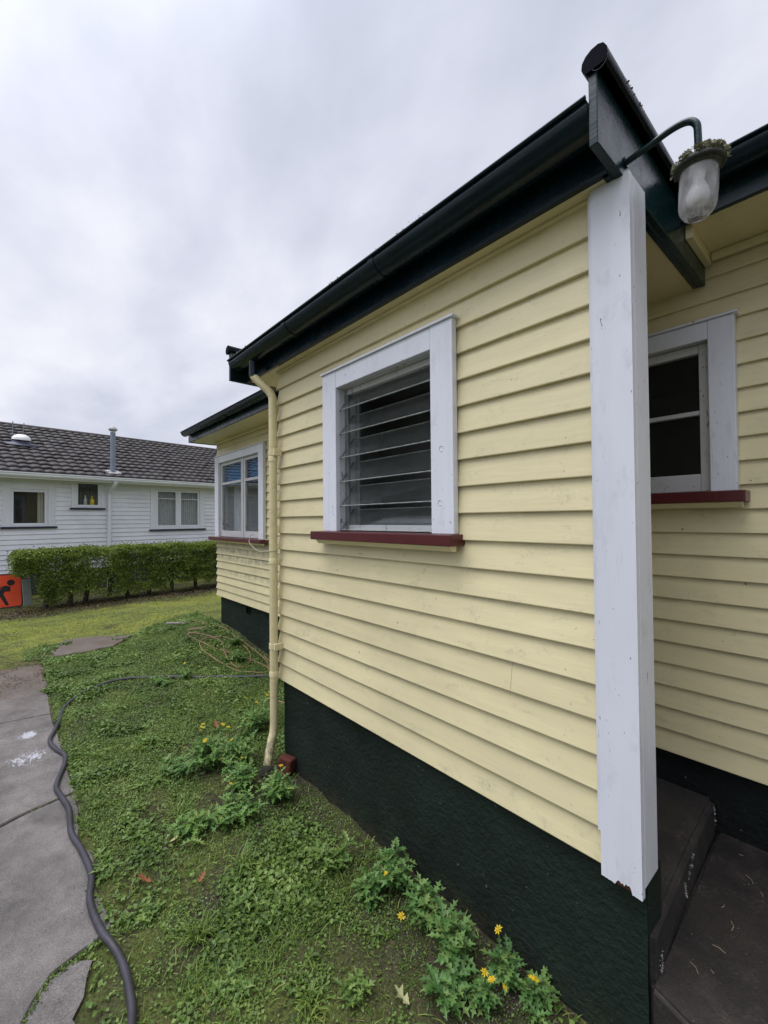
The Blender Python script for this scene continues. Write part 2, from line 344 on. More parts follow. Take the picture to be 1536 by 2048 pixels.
def jar_mat():
    t = NT('dusty_lamp_glass'); p = t.pos(); N = t.N; x, y, z = t.sep(p)
    tr = N.new('ShaderNodeBsdfTransparent'); tr.inputs[0].default_value = (.85, .85, .86, 1)
    n = t.noise(p, 16, 5, .6, stretch=(1, 1, .5))
    dirtc = t.mix(t.ramp(n, .35, .65), (.62, .60, .56), (.85, .85, .88))
    grime = t.math('MULTIPLY', t.ramp(z, EYE+.805, EYE+.83, 1, 0), t.ramp(t.noise(p, 60, 4), .42, .52))
    dirtc = t.mix(grime, dirtc, (.13, .12, .09))
    df = N.new('ShaderNodeBsdfDiffuse'); t.L.new(dirtc, df.inputs[0])
    tl = N.new('ShaderNodeBsdfTranslucent'); t.L.new(dirtc, tl.inputs[0])
    ma = N.new('ShaderNodeMixShader'); ma.inputs[0].default_value = .5; t.L.new(df.outputs[0], ma.inputs[1]); t.L.new(tl.outputs[0], ma.inputs[2])
    mb = N.new('ShaderNodeMixShader'); t.L.new(t.ramp(n, .3, .7, .22, .6), mb.inputs[0]); t.L.new(tr.outputs[0], mb.inputs[1]); t.L.new(ma.outputs[0], mb.inputs[2])
    gl = N.new('ShaderNodeBsdfGlossy'); gl.inputs['Roughness'].default_value = .06
    lw = N.new('ShaderNodeLayerWeight'); lw.inputs[0].default_value = .5; fr_ = t.math('MULTIPLY_ADD', t.math('POWER', lw.outputs['Facing'], 5.0), .955, .045)
    mc = N.new('ShaderNodeMixShader'); t.L.new(fr_, mc.inputs[0]); t.L.new(mb.outputs[0], mc.inputs[1]); t.L.new(gl.outputs[0], mc.inputs[2])
    t.L.new(mc.outputs[0], N['Material Output'].inputs[0]); return t.m
M_jar = jar_mat()
M_bulb = simple('white_bulb_glass', (.8, .8, .8), .3)
M_lichen = leaf_mat('grey_green_lichen', [(.09, .09, .05), (.20, .20, .12), (.33, .33, .24)], .9, .05)
def blue_curtain():
    t = NT('blue_patterned_curtain'); p = t.objc()
    v = t.N.new('ShaderNodeTexVoronoi'); t.L.new(p, v.inputs['Vector']); v.inputs['Scale'].default_value = 6.5; v.inputs['Randomness'].default_value = .25
    d = v.outputs['Distance']
    ring = t.math('MULTIPLY', t.ramp(d, .22, .25), t.ramp(d, .33, .36, 1, 0))
    c = t.mix(t.math('MULTIPLY', ring, .7), (.02, .22, .50), (.42, .55, .55))
    t.set(t.b.inputs['Base Color'], c); t.set(t.b.inputs['Roughness'], .9); return t.m
M_blue = blue_curtain()

# ------------------------------------------------------------------ object helpers
def link(name, me, mat=None, parent=None):
    o = bpy.data.objects.new(name, me); COL.objects.link(o)
    if mat is not None and me is not None: me.materials.append(mat)
    if parent is not None: o.parent = parent; o.matrix_parent_inverse = Matrix.Identity(4); 
    return o
def tag(o, label=None, cat=None, group=None, kind=None):
    if label: o['label'] = label
    if cat: o['category'] = cat
    if group: o['group'] = group
    if kind: o['kind'] = kind
    return o
def empty(name, loc=(0, 0, 0), rz=0, **k):
    o = bpy.data.objects.new(name, None); COL.objects.link(o); o.location = loc; o.rotation_euler = (0, 0, rz); o.empty_display_size = .1
    return tag(o, **k)
class MB:
    """collects faces; every vertex is stored relative to `org` so parts sit in their thing's own space"""
    def __init__(s, org=(0, 0, 0)): s.v = []; s.f = []; s.sm = []; s.st = []; s.o = Vector(org)
    def add(s, vs, fs, smooth=False):
        b = len(s.v); s.st.append((b, len(s.f))); s.v += [Vector(v)-s.o for v in vs]; s.f += [tuple(i+b for i in f) for f in fs]; s.sm += [smooth]*len(fs); return s
    def box(s, p0, p1):
        x0, y0, z0 = (min(a, b) for a, b in zip(p0, p1)); x1, y1, z1 = (max(a, b) for a, b in zip(p0, p1))
        return s.add([(x0,y0,z0),(x1,y0,z0),(x1,y1,z0),(x0,y1,z0),(x0,y0,z1),(x1,y0,z1),(x1,y1,z1),(x0,y1,z1)],
                     [(0,3,2,1),(4,5,6,7),(0,1,5,4),(1,2,6,5),(2,3,7,6),(3,0,4,7)])
    def abox(s, A0, A1, B0, B1, h0, h1): return s.box(W(A0, B0, h0), W(A1, B1, h1))
    def bbox(s, p0, p1, bev=.003):      # box with small chamfers
        bm = bmesh.new(); x0, y0, z0 = (min(a, b) for a, b in zip(p0, p1)); x1, y1, z1 = (max(a, b) for a, b in zip(p0, p1))
        bmesh.ops.create_cube(bm, size=1)
        for v in bm.verts: v.co = Vector((x0+(v.co.x+.5)*(x1-x0), y0+(v.co.y+.5)*(y1-y0), z0+(v.co.z+.5)*(z1-z0)))
        bmesh.ops.bevel(bm, geom=bm.edges[:], offset=bev, segments=2, affect='EDGES', profile=.5)
        bm.verts.ensure_lookup_table(); bm.verts.index_update()
        s.add([v.co.copy() for v in bm.verts], [[v.index for v in f.verts] for f in bm.faces]); bm.free(); return s
    def abb(s, A0, A1, B0, B1, h0, h1, bev=.003): return s.bbox(W(A0, B0, h0), W(A1, B1, h1), bev)
    def tube(s, pts, r, n=10, caps=True, smooth=True):
        pts = [Vector(p) for p in pts]; rr = r if hasattr(r, '__len__') else [r]*len(pts)
        vs = []; nrm = None
        for i, p in enumerate(pts):
            d = (pts[min(i+1, len(pts)-1)]-pts[max(i-1, 0)]).normalized()
            if nrm is None: nrm = d.orthogonal().normalized()
            nrm = (nrm-d*nrm.dot(d)).normalized(); bn = d.cross(nrm)
            for k in range(n):
                a = 2*PI*k/n; vs.append(p+(nrm*math.cos(a)+bn*math.sin(a))*rr[i])
        fs = [(i*n+k, i*n+(k+1) % n, (i+1)*n+(k+1) % n, (i+1)*n+k) for i in range(len(pts)-1) for k in range(n)]
        s.add(vs, fs, smooth)
        if caps: s.add(vs[:n], [tuple(reversed(range(n)))]); s.add(vs[-n:], [tuple(range(n))])
        return s
    def extrude(s, prof, p0, p1, ex, ey, caps=True, smooth=False, closed=True):
        """profile [(u,v)] swept from p0 to p1; ex, ey are the profile axes"""
        p0, p1, ex, ey = Vector(p0), Vector(p1), Vector(ex), Vector(ey); n = len(prof)
        vs = [p0+ex*u+ey*v for u, v in prof]+[p1+ex*u+ey*v for u, v in prof]
        s.add(vs, [(k, (k+1) % n, n+(k+1) % n, n+k) for k in range(n if closed else n-1)], smooth)
        if caps and closed: s.add(vs[:n], [tuple(reversed(range(n)))]); s.add(vs[n:], [tuple(range(n))])
        return s
    def lathe(s, prof, c, n=24, axis=(0, 0, 1)):
        ax = Vector(axis).normalized(); e1 = ax.orthogonal().normalized(); e2 = ax.cross(e1); c = Vector(c)
        vs = [c+ax*z+(e1*math.cos(2*PI*k/n)+e2*math.sin(2*PI*k/n))*r for r, z in prof for k in range(n)]
        return s.add(vs, [(i*n+k, i*n+(k+1) % n, (i+1)*n+(k+1) % n, (i+1)*n+k) for i in range(len(prof)-1) for k in range(n)], True)
    def each(s, name, mat, parent=None):
        out = []; E = s.st+[(len(s.v), len(s.f))]
        for (v0, f0), (v1, f1) in zip(E[:-1], E[1:]):
            m = MB(); m.v = s.v[v0:v1]; m.f = [tuple(i-v0 for i in f) for f in s.f[f0:f1]]; m.sm = s.sm[f0:f1]; out.append(m.build(name, mat, parent))
        return out
    def build(s, name, mat, parent=None):
        me = bpy.data.meshes.new(name); me.from_pydata([tuple(v) for v in s.v], [], s.f); me.update()
        me.polygons.foreach_set('use_smooth', s.sm)
        bm = bmesh.new(); bm.from_mesh(me)
        bmesh.ops.recalc_face_normals(bm, faces=bm.faces[:]) if len(s.f) < 4000 else None
        bm.to_mesh(me); bm.free()
        return link(name, me, mat, parent)
def catmull(P, n=8):
    P = [Vector(p) for p in P]; Q = [P[0]*2-P[1]]+P+[P[-1]*2-P[-2]]; out = []
    for i in range(1, len(Q)-2):
        for k in range(n):
            t = k/n; a, b, c, d = Q[i-1], Q[i], Q[i+1], Q[i+2]
            out.append(.5*((2*b)+(c-a)*t+(2*a-5*b+4*c-d)*t*t+(3*b-a-3*c+d)*t*t*t))
    out.append(P[-1]); return out

# weatherboard cladding between u0..u1 on a wall; base point o, direction u, outward normal n
def clad(mb, o, u, n, length, z0, z1, cover, holes=(), m0=0, m1=0, T=.019, t0=.004, joints=True, seed=1, jl=4):
    o, u, n = Vector(o), Vector(u), Vector(n); rnd = random.Random(seed)
    xs = sorted({0.0, length, *[h[0] for h in holes], *[h[1] for h in holes]})
    def strip(a, b, za, zb, k, ma, mb_):
        zb0 = z0+k*cover; zt = zb0+cover
        def off(z): return T+(t0-T)*(z-zb0)/(zt-zb0)
        lo, hi = max(za, zb0), min(zb, zt)
        if hi-lo < .002: return
        pr = []
        if lo <= zb0+1e-6: pr += [(zb0, 0.0), (zb0, T-.004), (zb0+.0012, T-.001), (zb0+.004, T-.0002)]
        else: pr += [(lo, 0.0), (lo, off(lo))]
        pr += [(hi, off(hi)), (hi, 0.0)]
        vs = []
        for (e, mit) in ((a, ma), (b, mb_)):
            for z, q in pr:
                vs.append(o+u*(e+mit*q)+n*q+Vector((0, 0, z-o.z)))
        m = len(pr); fs = [(i, i+1, m+i+1, m+i) for i in range(m-1)]
        mb.add(vs, fs); mb.add(vs[:m], [tuple(range(m))]); mb.add(vs[m:], [tuple(reversed(range(m)))])
    k = 0
    while z0+k*cover < z1-.003:
        cuts = []
        if joints:
            x = rnd.uniform(.8, 16)
            while x < length-.2: cuts.append(x); x += rnd.uniform(4, 7)
        for a, b in zip(xs[:-1], xs[1:]):
            hz = [(h[2], h[3]) for h in holes if h[0] <= a+1e-6 and h[1] >= b-1e-6]
            segs = [(z0, z1)]
            for (ha, hb) in hz: segs = [(s0, s1) for q0, q1 in segs for s0, s1 in ((q0, min(q1, ha)), (max(q0, hb), q1)) if s1 > s0]
            ed = [a]+[c for c in cuts if a+.05 < c < b-.05]+[b]
            for i in range(len(ed)-1):
                e0 = ed[i]+(.0007 if i else 0); e1 = ed[i+1]-(.0007 if i < len(ed)-2 else 0)
                for q0, q1 in segs:
                    strip(e0, e1, q0, q1, k, -m0 if e0 == 0 else 0, m1 if abs(e1-length) < 1e-6 else 0)
        k += 1

# ------------------------------------------------------------------ ground
def ss(x, a, b):
    t = np.clip((np.asarray(x, float)-a)/(b-a), 0, 1); return t*t*(3-2*t)
def vnoise(x, y, s, seed=0):
    x = np.asarray(x, float)*s+seed*17.3; y = np.asarray(y, float)*s+seed*9.1
    xi = np.floor(x); yi = np.floor(y); fx = x-xi; fy = y-yi; fx = fx*fx*(3-2*fx); fy = fy*fy*(3-2*fy)
    def h(a, b): q = np.sin(a*127.1+b*311.7)*43758.5453; return q-np.floor(q)
    return (h(xi, yi)*(1-fx)+h(xi+1, yi)*fx)*(1-fy)+(h(xi, yi+1)*(1-fx)+h(xi+1, yi+1)*fx)*fy
def gz(A, B):
    A = np.asarray(A, float); B = np.asarray(B, float)
    g = .165*ss(A, 4.4, 6.3)*ss(B, 1.2, 2.3)*(1-ss(A, 7.2, 9.0))
    g = g+.022*ss(A, 7, 9)
    n = (vnoise(A, B, 2.2, 1)-.5)*.03+(vnoise(A, B, 9, 2)-.5)*.014+(vnoise(A, B, 26, 3)-.5)*.006
    lawn = ss(B, .30, .42)+ss(A, 6.6, 6.9)
    n = n*np.clip(lawn, 0, 1)
    onpath = (1-ss(B, .25, .34))*(1-ss(A, 6.55, 6.75))*ss(A, -8.2, -8)
    return g+n-.004-.016*onpath
def ground():
    def axis(lo, hi, step, far):
        a = list(np.arange(lo, hi+1e-6, step)); s = step; x = hi
        while x < far: s *= 1.35; x += s; a.append(x)
        s = step; x = lo; b = []
        while x > -far: s *= 1.35; x -= s; b.append(x)
        return np.array(b[::-1]+a)
    ax = axis(.2, 10.5, .04, 420); bx = axis(-.2, 3.4, .04, 420)
    AA, BB = np.meshgrid(ax, bx, indexing='ij'); Z = gz(AA, BB)
    V = np.stack([-AA, BB, Z], -1).reshape(-1, 3); nb = len(bx)
    i, j = np.meshgrid(np.arange(len(ax)-1), np.arange(nb-1), indexing='ij'); q = (i*nb+j).ravel()
    Fc = np.stack([q, q+1, q+nb+1, q+nb], -1)
    me = bpy.data.meshes.new('ground'); me.from_pydata(V.tolist(), [], Fc.tolist()); me.polygons.foreach_set('use_smooth', [True]*len(Fc)); me.update()
    o = link('ground', me, M_ground); tag(o, kind='structure')
ground()
# path slabs (A, B) outlines
def slab(mb, poly, zt, th=.05, rough=.006, seed=0):
    rnd = random.Random(seed); P = []
    for i in range(len(poly)):
        a = Vector(poly[i]); b = Vector(poly[(i+1) % len(poly)]); L = (b-a).length; n = max(1, int(L/.06))
        for k in range(n):
            p = a.lerp(b, k/n); j = rough if k else rough*.4
            P.append((p.x+rnd.uniform(-j, j), p.y+rnd.uniform(-j, j)))
    n = len(P); cx = sum(p[0] for p in P)/n; cy = sum(p[1] for p in P)/n
    ins = [(p[0]+(cx-p[0])*.006/max(.1, math.hypot(cx-p[0], cy-p[1])), p[1]+(cy-p[1])*.006/max(.1, math.hypot(cx-p[0], cy-p[1]))) for p in P]
    z = lambda p: EYE*0+zt
    top = [(-p[0], p[1], zt) for p in ins]; rim = [(-p[0], p[1], zt-.008) for p in P]; bot = [(-p[0], p[1], zt-th) for p in P]
    mb.add(top+rim+bot, [tuple(range(n))]+[(k, (k+1) % n, n+(k+1) % n, n+k) for k in range(n)]+[(n+k, n+(k+1) % n, 2*n+(k+1) % n, 2*n+k) for k in range(n)])
mb = MB(); g_ = .006
slab(mb, [(6.60, -1.5), (6.45, .28), (6.2, .345), (5.3, .30), (4.72+g_, .29), (4.78+g_, -.05), (4.95, -1.5)], -.002, seed=1)
slab(mb, [(4.93, -1.5), (4.77-g_, -.05), (4.71-g_, .285), (4.3, .30), (3.9, .31), (3.45, .31), (3.26+g_, .32), (3.22+g_, .10), (3.17+g_, -.02), (2.9, -1.5)], .003, seed=2)
slab(mb, [(2.89, -1.5), (3.16-g_, -.02), (3.21-g_, .10), (3.25-g_, .325), (2.75, .29), (2.6, .325), (2.3, .31), (2.09, .33), (2.06, .27), (2.045, .20), (2.02, .13), (1.94, .072), (1.875, .038), (1.6, -.35), (1.1, -1.5)], 0, seed=3)
slab(mb, [(1.095, -1.5), (1.59, -.352), (1.862, .032), (1.93, .062), (2.008, .128), (2.03, .195), (1.99, .25), (1.86, .21), (1.80, .17), (1.7, .20), (1.3, .30), (.6, .30), (-.6, .3), (-3, .3), (-8, .3), (-8, -1.5)], -.006, seed=4)
pth = mb.build('path', M_path); tag(pth, kind='structure')
mb = MB(); slab(mb, [(6.63, .42), (7.0, .42), (7.42, .62), (7.30, 1.0), (7.05, 1.34), (6.85, 1.2), (6.62, 1.05), (6.55, .7)], .028, .08, .02, 5)
o = mb.build('path', M_path); tag(o, kind='structure')
# dirt thrown over the far end of the path
def bits(name, mat, A0, A1, B0, B1, n, s0, s1, seed, mask=None, flat=True, zoff=.004):
    r = np.random.default_rng(seed); A = r.uniform(A0, A1, n); B = r.uniform(B0, B1, n)
    if mask is not None: k = mask(A, B, r); A, B = A[k], B[k]; n = len(A)
    return A, B

# ------------------------------------------------------------------ vegetation generators (numpy)
def mesh_np(name, V, F, mat, parent=None, smooth=False):
    me = bpy.data.meshes.new(name); nv = len(V); nf, k = F.shape
    me.vertices.add(nv); me.vertices.foreach_set('co', V.astype(np.float32).ravel())
    me.loops.add(nf*k); me.loops.foreach_set('vertex_index', F.astype(np.int32).ravel())
    me.polygons.add(nf); me.polygons.foreach_set('loop_start', np.arange(nf, dtype=np.int32)*k)
    if smooth: me.polygons.foreach_set('use_smooth', np.ones(nf, bool))
    me.update(calc_edges=True); me.validate()
    return link(name, me, mat, parent)
def kites(P, D, Nn, L, Wd, droop=0.0):
    """leaf kites: base P, direction D, normal N, length L, width Wd -> 4 verts each, folded as 2 tris sharing midrib"""
    Sd = np.cross(D, Nn); Sd /= np.linalg.norm(Sd, axis=1, keepdims=True)+1e-9
    L = L[:, None]; Wd = Wd[:, None]
    mid = P+D*L*.5
    tip = P+D*L-Nn*L*droop
    V = np.stack([P, mid+Sd*Wd*.5+Nn*Wd*.15, tip, mid-Sd*Wd*.5+Nn*Wd*.15], 1).reshape(-1, 3)
    n = len(P); b = np.arange(n)*4
    F = np.concatenate([np.stack([b, b+1, b+2], 1), np.stack([b, b+2, b+3], 1)])
    return V, F
def norm(a): return a/(np.linalg.norm(a, axis=1, keepdims=True)+1e-9)
def density_pick(n, A0, A1, B0, B1, seed, maskf):
    r = np.random.default_rng(seed); A = r.uniform(A0, A1, n); B = r.uniform(B0, B1, n)
    k = r.random(n) < maskf(A, B); return A[k], B[k], r
def on_lawn(A, B):
    edge = .298+(vnoise(A, B, 7, 8)-.5)*.08+(vnoise(A, B, 22, 9)-.5)*.07
    m = (B > edge) | (A > 6.62+(vnoise(A, B, 3, 5)-.5)*.25)
    # around the broken corner of the path
    m = m | ((A < 2.05) & (B > .22+(2.05-A)*0.0) & (A > 1.78) & (B > .18)) | ((A < 1.8) & (B > .22))
    # stay out of the house and off the second slab
    m &= ~((A < 2.74) & (B > 1.41)) & ~((B > 2.33) & (A < 6.4))
    sl2 = (A > 6.6) & (A < 7.35) & (B > .45+.12*(A-6.6)) & (B < 1.1+.0*A)
    m &= ~(sl2 & (vnoise(A, B, 6, 4) < .75))
    return m
def bare_w(A, B):      # 1 = bare
    d = vnoise(A, B, 2.6, 11)*.6+vnoise(A, B, 7, 12)*.4+.13*(1-ss(A, 1.3, 2.4))
    strip = ss(B, .95, 1.35)*(1-ss(A, 2.2, 2.8))
    return np.clip(ss(d, .46, .62)*.85*(1-ss(A, 2.8, 4.2)*.5)+strip*.7, 0, .96)
def clover():
    A, B, r = density_pick(330000, -1.5, 7.3, .15, 2.33, 3, lambda A, B: on_lawn(A, B)*(1-bare_w(A, B))*np.clip(1.35-.14*A, .3, 1))
    # hold near density, thin with distance
    n = len(A); z = gz(A, B)
    cl = vnoise(A, B, 5, 21)
    hgt = r.uniform(0, .014, n)+.016*ss(cl, .5, .8)*r.random(n)
    P = np.stack([-A, B, z+hgt], 1)
    a = r.uniform(0, 2*PI, n); e = r.uniform(-.15, .8, n)
    D = np.stack([np.cos(a)*np.cos(e), np.sin(a)*np.cos(e), np.sin(e)], 1)
    Nn = norm(np.stack([r.normal(0, .35, n), r.normal(0, .35, n), np.ones(n)], 1)); Nn = norm(Nn-D*np.sum(D*Nn, 1)[:, None])
    L = r.uniform(.007, .019, n)*(1+.10*np.maximum(A-2, 0))*(.8+.7*ss(cl, .45, .8))
    V, F = kites(P, D, Nn, L, L*r.uniform(.55, .95, n), .1)
    o = mesh_np('ground_cover', V, F, M_clover); tag(o, 'low green clover and moss covering the strip beside the path', 'ground cover', kind='stuff')
clover()
def grass(name, label, mat, n, A0, A1, B0, B1, seed, maskf, l0, l1, w, lean=.7):
    A, B, r = density_pick(n, A0, A1, B0, B1, seed, maskf); n = len(A); z = gz(A, B)
    P = np.stack([-A, B, z-.004], 1); a = r.uniform(0, 2*PI, n); e = r.normal(1.0, .35, n)*(1-lean*.4)
    D = np.stack([np.cos(a)*np.cos(e), np.sin(a)*np.cos(e), np.abs(np.sin(e))], 1)
    L = r.uniform(l0, l1, n); Sd = norm(np.cross(D, np.tile([0, 0, 1.], (n, 1))+r.normal(0, .3, (n, 3))))
    wv = (w*r.uniform(.6, 1.3, n))[:, None]; L = L[:, None]
    m1 = P+D*L*.55; D2 = D.copy(); D2[:, 2] *= .35; tip = m1+norm(D2)*L*.5
    V = np.stack([P-Sd*wv*.5, P+Sd*wv*.5, m1+Sd*wv*.4, tip, m1-Sd*wv*.4], 1).reshape(-1, 3); b = np.arange(n)*5
    F = np.concatenate([np.stack([b, b+1, b+2], 1), np.stack([b, b+2, b+4], 1), np.stack([b+4, b+2, b+3], 1)])
    o = mesh_np(name, V, F, mat); tag(o, label, 'grass', kind='stuff')
grass('grass', 'short green grass growing through the clover beside the path', M_blade, 250000, -1.5, 7.2, .15, 2.33, 5,
      lambda A, B: on_lawn(A, B)*(1-bare_w(A, B)*.8)*(.22+.78*ss(vnoise(A, B, 3.5, 31), .42, .7)), .02, .065, .0034)
grass('moss_lawn', 'yellow green mossy lawn in front of the hedge', M_mossy, 200000, 6.3, 11.6, -3.0, 5.5, 6,
      lambda A, B: on_lawn(A, B)*(B < 5.5)*(.25+.75*ss(vnoise(A, B, 2.0, 41), .3, .6))*ss(A, 6.2, 7.2), .012, .032, .010, 1.4)

def seedlings():
    A0, B0, r = density_pick(2200, 1.0, 7.0, .3, 2.3, 77, lambda A, B: on_lawn(A, B)*(1-.75*bare_w(A, B))*(.25+.75*ss(A, 1.6, 2.6))*ss(vnoise(A, B, 2.4, 61), .40, .62)); n = len(A0); k = 7
    A = np.repeat(A0, k); B = np.repeat(B0, k); a = np.tile(np.arange(k)*2*PI/k, n)+np.repeat(r.uniform(0, 6, n), k)+r.normal(0, .25, n*k); e = r.uniform(.1, .9, n*k)
    P = np.stack([-A, B, gz(A, B)+.008], 1); D = np.stack([np.cos(a)*np.cos(e), np.sin(a)*np.cos(e), np.sin(e)], 1); up = np.tile([0, 0, 1.], (n*k, 1)); Nn = norm(up-D*np.sum(D*up, 1)[:, None])
    L = np.repeat(r.uniform(.016, .042, n), k)*r.uniform(.6, 1.2, n*k); V, F = kites(P, D, Nn, L, L*np.repeat(r.uniform(.28, .6, n), k), .35)
    tag(mesh_np('seedlings', V, F, M_clover), 'small bright broad leaved seedlings scattered through the lawn beside the path', 'ground cover', kind='stuff')
seedlings()
grass('dead_thatch', 'straw coloured dead grass lying between the green blades beside the path', leaf_mat('dead_grass', [(.10, .075, .03), (.22, .17, .08)], .8, .1), 16000, 1.0, 7.0, .3, 2.33, 9, lambda A, B: on_lawn(A, B)*(.3+.7*bare_w(A, B)), .02, .06, .0022, 2.0)
# weeds: lobed leaves on stems
def lobed(L, Wd, lobes=3, rnd=random):
    """outline of a deeply lobed leaf in the XY plane, base at origin, tip +Y"""
    pts = []
    for i in range(lobes):
        t0 = (i+.15)/(lobes+.8); t1 = (i+.62)/(lobes+.8); t2 = (i+1.0)/(lobes+.8)
        wmax = Wd*.5*(.55+.45*math.sin(PI*min(1, t1*1.05)))*rnd.uniform(.8, 1.15)
        pts += [(Wd*.10, t0*L), (wmax, t1*L+L*.07), (Wd*.13, t2*L)]
    pts = [(Wd*.05, 0)]+pts+[(Wd*.10, L*.9), (0, L)]
    return pts
def leaf_geo(V, F, M, L, Wd, lobes, bend, rnd):
    pr = lobed(L, Wd, lobes, rnd); b = len(V)
    for (x, y) in pr:
        z = -bend*(y/L)**2*L+abs(x)*.35
        z0 = -bend*(y/L)**2*L
        V.append(M@Vector((0, y, z0))); V.append(M@Vector((x, y, z))); V.append(M@Vector((-x, y, z)))
    for i in range(len(pr)-1):
        q = b+3*i
        F += [(q, q+1, q+4, q+3), (q, q+3, q+5, q+2)]
def weed(name, label, A, B, h, spread, nst, mat, flowers=(), group=None, lobes=3, Lf=.055, dz=0, lean=(0, 0), cat='weed', leaves=None):
    """stems rising from one root, each clothed with lobed leaves; flowers: (dx, dy, height) of heads relative to the root"""
    rnd = random.Random(int(A*1000+B*77)); z = float(gz(A, B))+dz
    if A > 2 and group == GW: spread *= 1.2; nst = int(nst*1.5); Lf *= 1.15; h *= 1.25; flowers = [(a, b, c*1.2, d) for a, b, c, d in flowers]
    elif group == GW: spread *= 1.15; nst = int(nst*1.4); h *= 1.25; Lf *= 1.12; flowers = [(a, b, c*1.08, d) for a, b, c, d in flowers]
    root = empty(name, (-A, B, z), 0, label=label, cat=cat, group=group)
    V = []; F = []; st = MB()
    for s in range(nst):
        an = rnd.uniform(0, 2*PI); rr = spread*math.sqrt(rnd.random())
        tip = Vector((math.cos(an)*rr+lean[0], math.sin(an)*rr+lean[1], h*rnd.uniform(.55, 1.0)*(1-.35*rr/max(spread, .01))))
        base = Vector((rnd.uniform(-.02, .02)+tip.x*.25, rnd.uniform(-.02, .02)+tip.y*.25, -.01)); mid = base.lerp(tip, .5)+Vector((0, 0, h*.12))
        pts = catmull([base, mid, tip], 4); st.tube(pts, [.0028-.0014*i/len(pts) for i in range(len(pts))], 5, False)
        nl = leaves or rnd.randint(8, 12)
        for i in range(nl):
            t = .18+.82*(i+rnd.random()*.5)/nl; p = pts[min(len(pts)-1, int(t*(len(pts)-1)+.5))]
            az = i*2.4+an+rnd.uniform(-.3, .3); el = rnd.uniform(.05, .55)+(.5 if t > .85 else 0)
            M = Matrix.Translation(p)@Euler((el, 0, az)).to_matrix().to_4x4()
            sc = rnd.uniform(.7, 1.15)*(.75 if t > .9 else 1)
            leaf_geo(V, F, M, Lf*sc, Lf*sc*rnd.uniform(.42, .62), lobes, rnd.uniform(.1, .5), rnd)
    me = bpy.data.meshes.new('foliage'); me.from_pydata([tuple(v) for v in V], [], F); link('foliage', me, mat, root)
    fl = []
    for (dx, dy, fz, sc) in flowers:
        m = MB(); c = Vector((dx, dy, fz)); t = Euler((rnd.uniform(-.5, .5)+.35, rnd.uniform(-.4, .4), rnd.uniform(0, 6))).to_matrix()
        st.tube([Vector((dx*.4, dy*.4, fz*.4)), Vector((dx*.9, dy*.9, fz*.8)), c], .0014, 5, False)
        npet = rnd.randint(8, 10)
        for k in range(npet):
            a = 2*PI*k/npet+rnd.uniform(-.1, .1); Lp = .015*sc*rnd.uniform(.85, 1.1); w = .0055*sc
            r0 = Matrix.Rotation(a, 3, 'Z')
            q = [Vector((.002, 0, 0)), Vector((Lp*.6, w*.5, .002)), Vector((Lp, 0, .003-rnd.random()*.004)), Vector((Lp*.6, -w*.5, .002))]
            m.add([c+t@(r0@v) for v in q], [(0, 1, 2, 3)])
        m.lathe([(.0001, .004*sc), (.003*sc, .003*sc), (.0042*sc, .0006), (.003*sc, -.003*sc), (.0001, -.005*sc)], c, 8)
        m.build('flower', M_petal, root)
    st.build('stem', M_stem, root)
    return root
GW = 'yellow flowering weeds along the house'
weed('flowering_weed', 'bushy yellow flowering weed just left of the downpipe foot, the one nearest the pipe', 2.84, 1.20, .20, .13, 13, M_weed, [(-.05, -.08, .22, 1.0), (.06, -.1, .19, 1.0)], GW)
weed('flowering_weed', 'tall leafy weed with a cluster of yellow flowers on the lawn side of the downpipe', 2.98, 1.02, .19, .15, 14, M_weed, [(.03, -.06, .24, 1.25), (-.03, -.03, .23, 1.15), (.09, -.05, .20, 1.2), (-.1, 0, .22, 1), (.0, .1, .22, 1)], GW)
weed('flowering_weed', 'weed with two yellow flowers growing behind the downpipe at the wall corner', 3.25, 1.50, .20, .16, 11, M_weed, [(.0, -.1, .24, 1), (.08, -.05, .22, 1), (-.05, .1, .2, .9)], GW)
weed('leafy_weed', 'dark green weed directly below the cluster of yellow flowers', 2.62, 1.08, .15, .13, 11, M_weed, [(.05, .0, .18, .8)], GW)
weed('flowering_weed', 'small yellow flowering weed in front of the red brick', 2.36, 1.20, .14, .10, 9, M_weed, [(.02, .02, .17, 1.0)], GW)
weed('leafy_weed', 'sprawling green weed on the lawn below the red brick', 2.38, .95, .11, .14, 10, M_weed, [(-.08, .02, .13, .8)], GW)
weed('leafy_weed', 'low feathery green weed at the left end of the weed clump', 2.42, .76, .08, .12, 8, M_weed, [], GW)
weed('leafy_weed', 'flat leafy weed at the left edge of the yellow flower clump', 3.08, .88, .10, .11, 9, M_weedb, [(0, .02, .13, .9)], GW)
weed('leafy_weed', 'lone upright green weed on bare earth halfway along the dark foundation', 1.74, 1.18, .13, .085, 8, M_weedy, [], GW, Lf=.05)
weed('flowering_weed', 'grey green weed topping the dark patch of wall with one small yellow flower', 1.44, 1.30, .17, .07, 8, M_weedb, [(.035, -.08, .13, .8)], GW, Lf=.055)
weed('leafy_weed', 'low grey green weed beside the small orange flower on bare earth', 1.46, 1.20, .10, .07, 7, M_weedb, [], GW, Lf=.05)
weed('flowering_weed', 'upright grey green weed with one open yellow flower on its left', 1.24, 1.29, .14, .07, 8, M_weedb, [(-.005, -.13, .10, 1.15)], GW, Lf=.055)
weed('leafy_weed', 'tall grey green weed with drooping lobed leaves near the bottom of the wall', 1.08, 1.26, .14, .075, 9, M_weedb, [], GW, Lf=.06)
weed('leafy_weed', 'grey green weed at the very bottom of the picture left of the last flowers', 1.0, 1.14, .10, .06, 7, M_weedb, [], GW, Lf=.055)
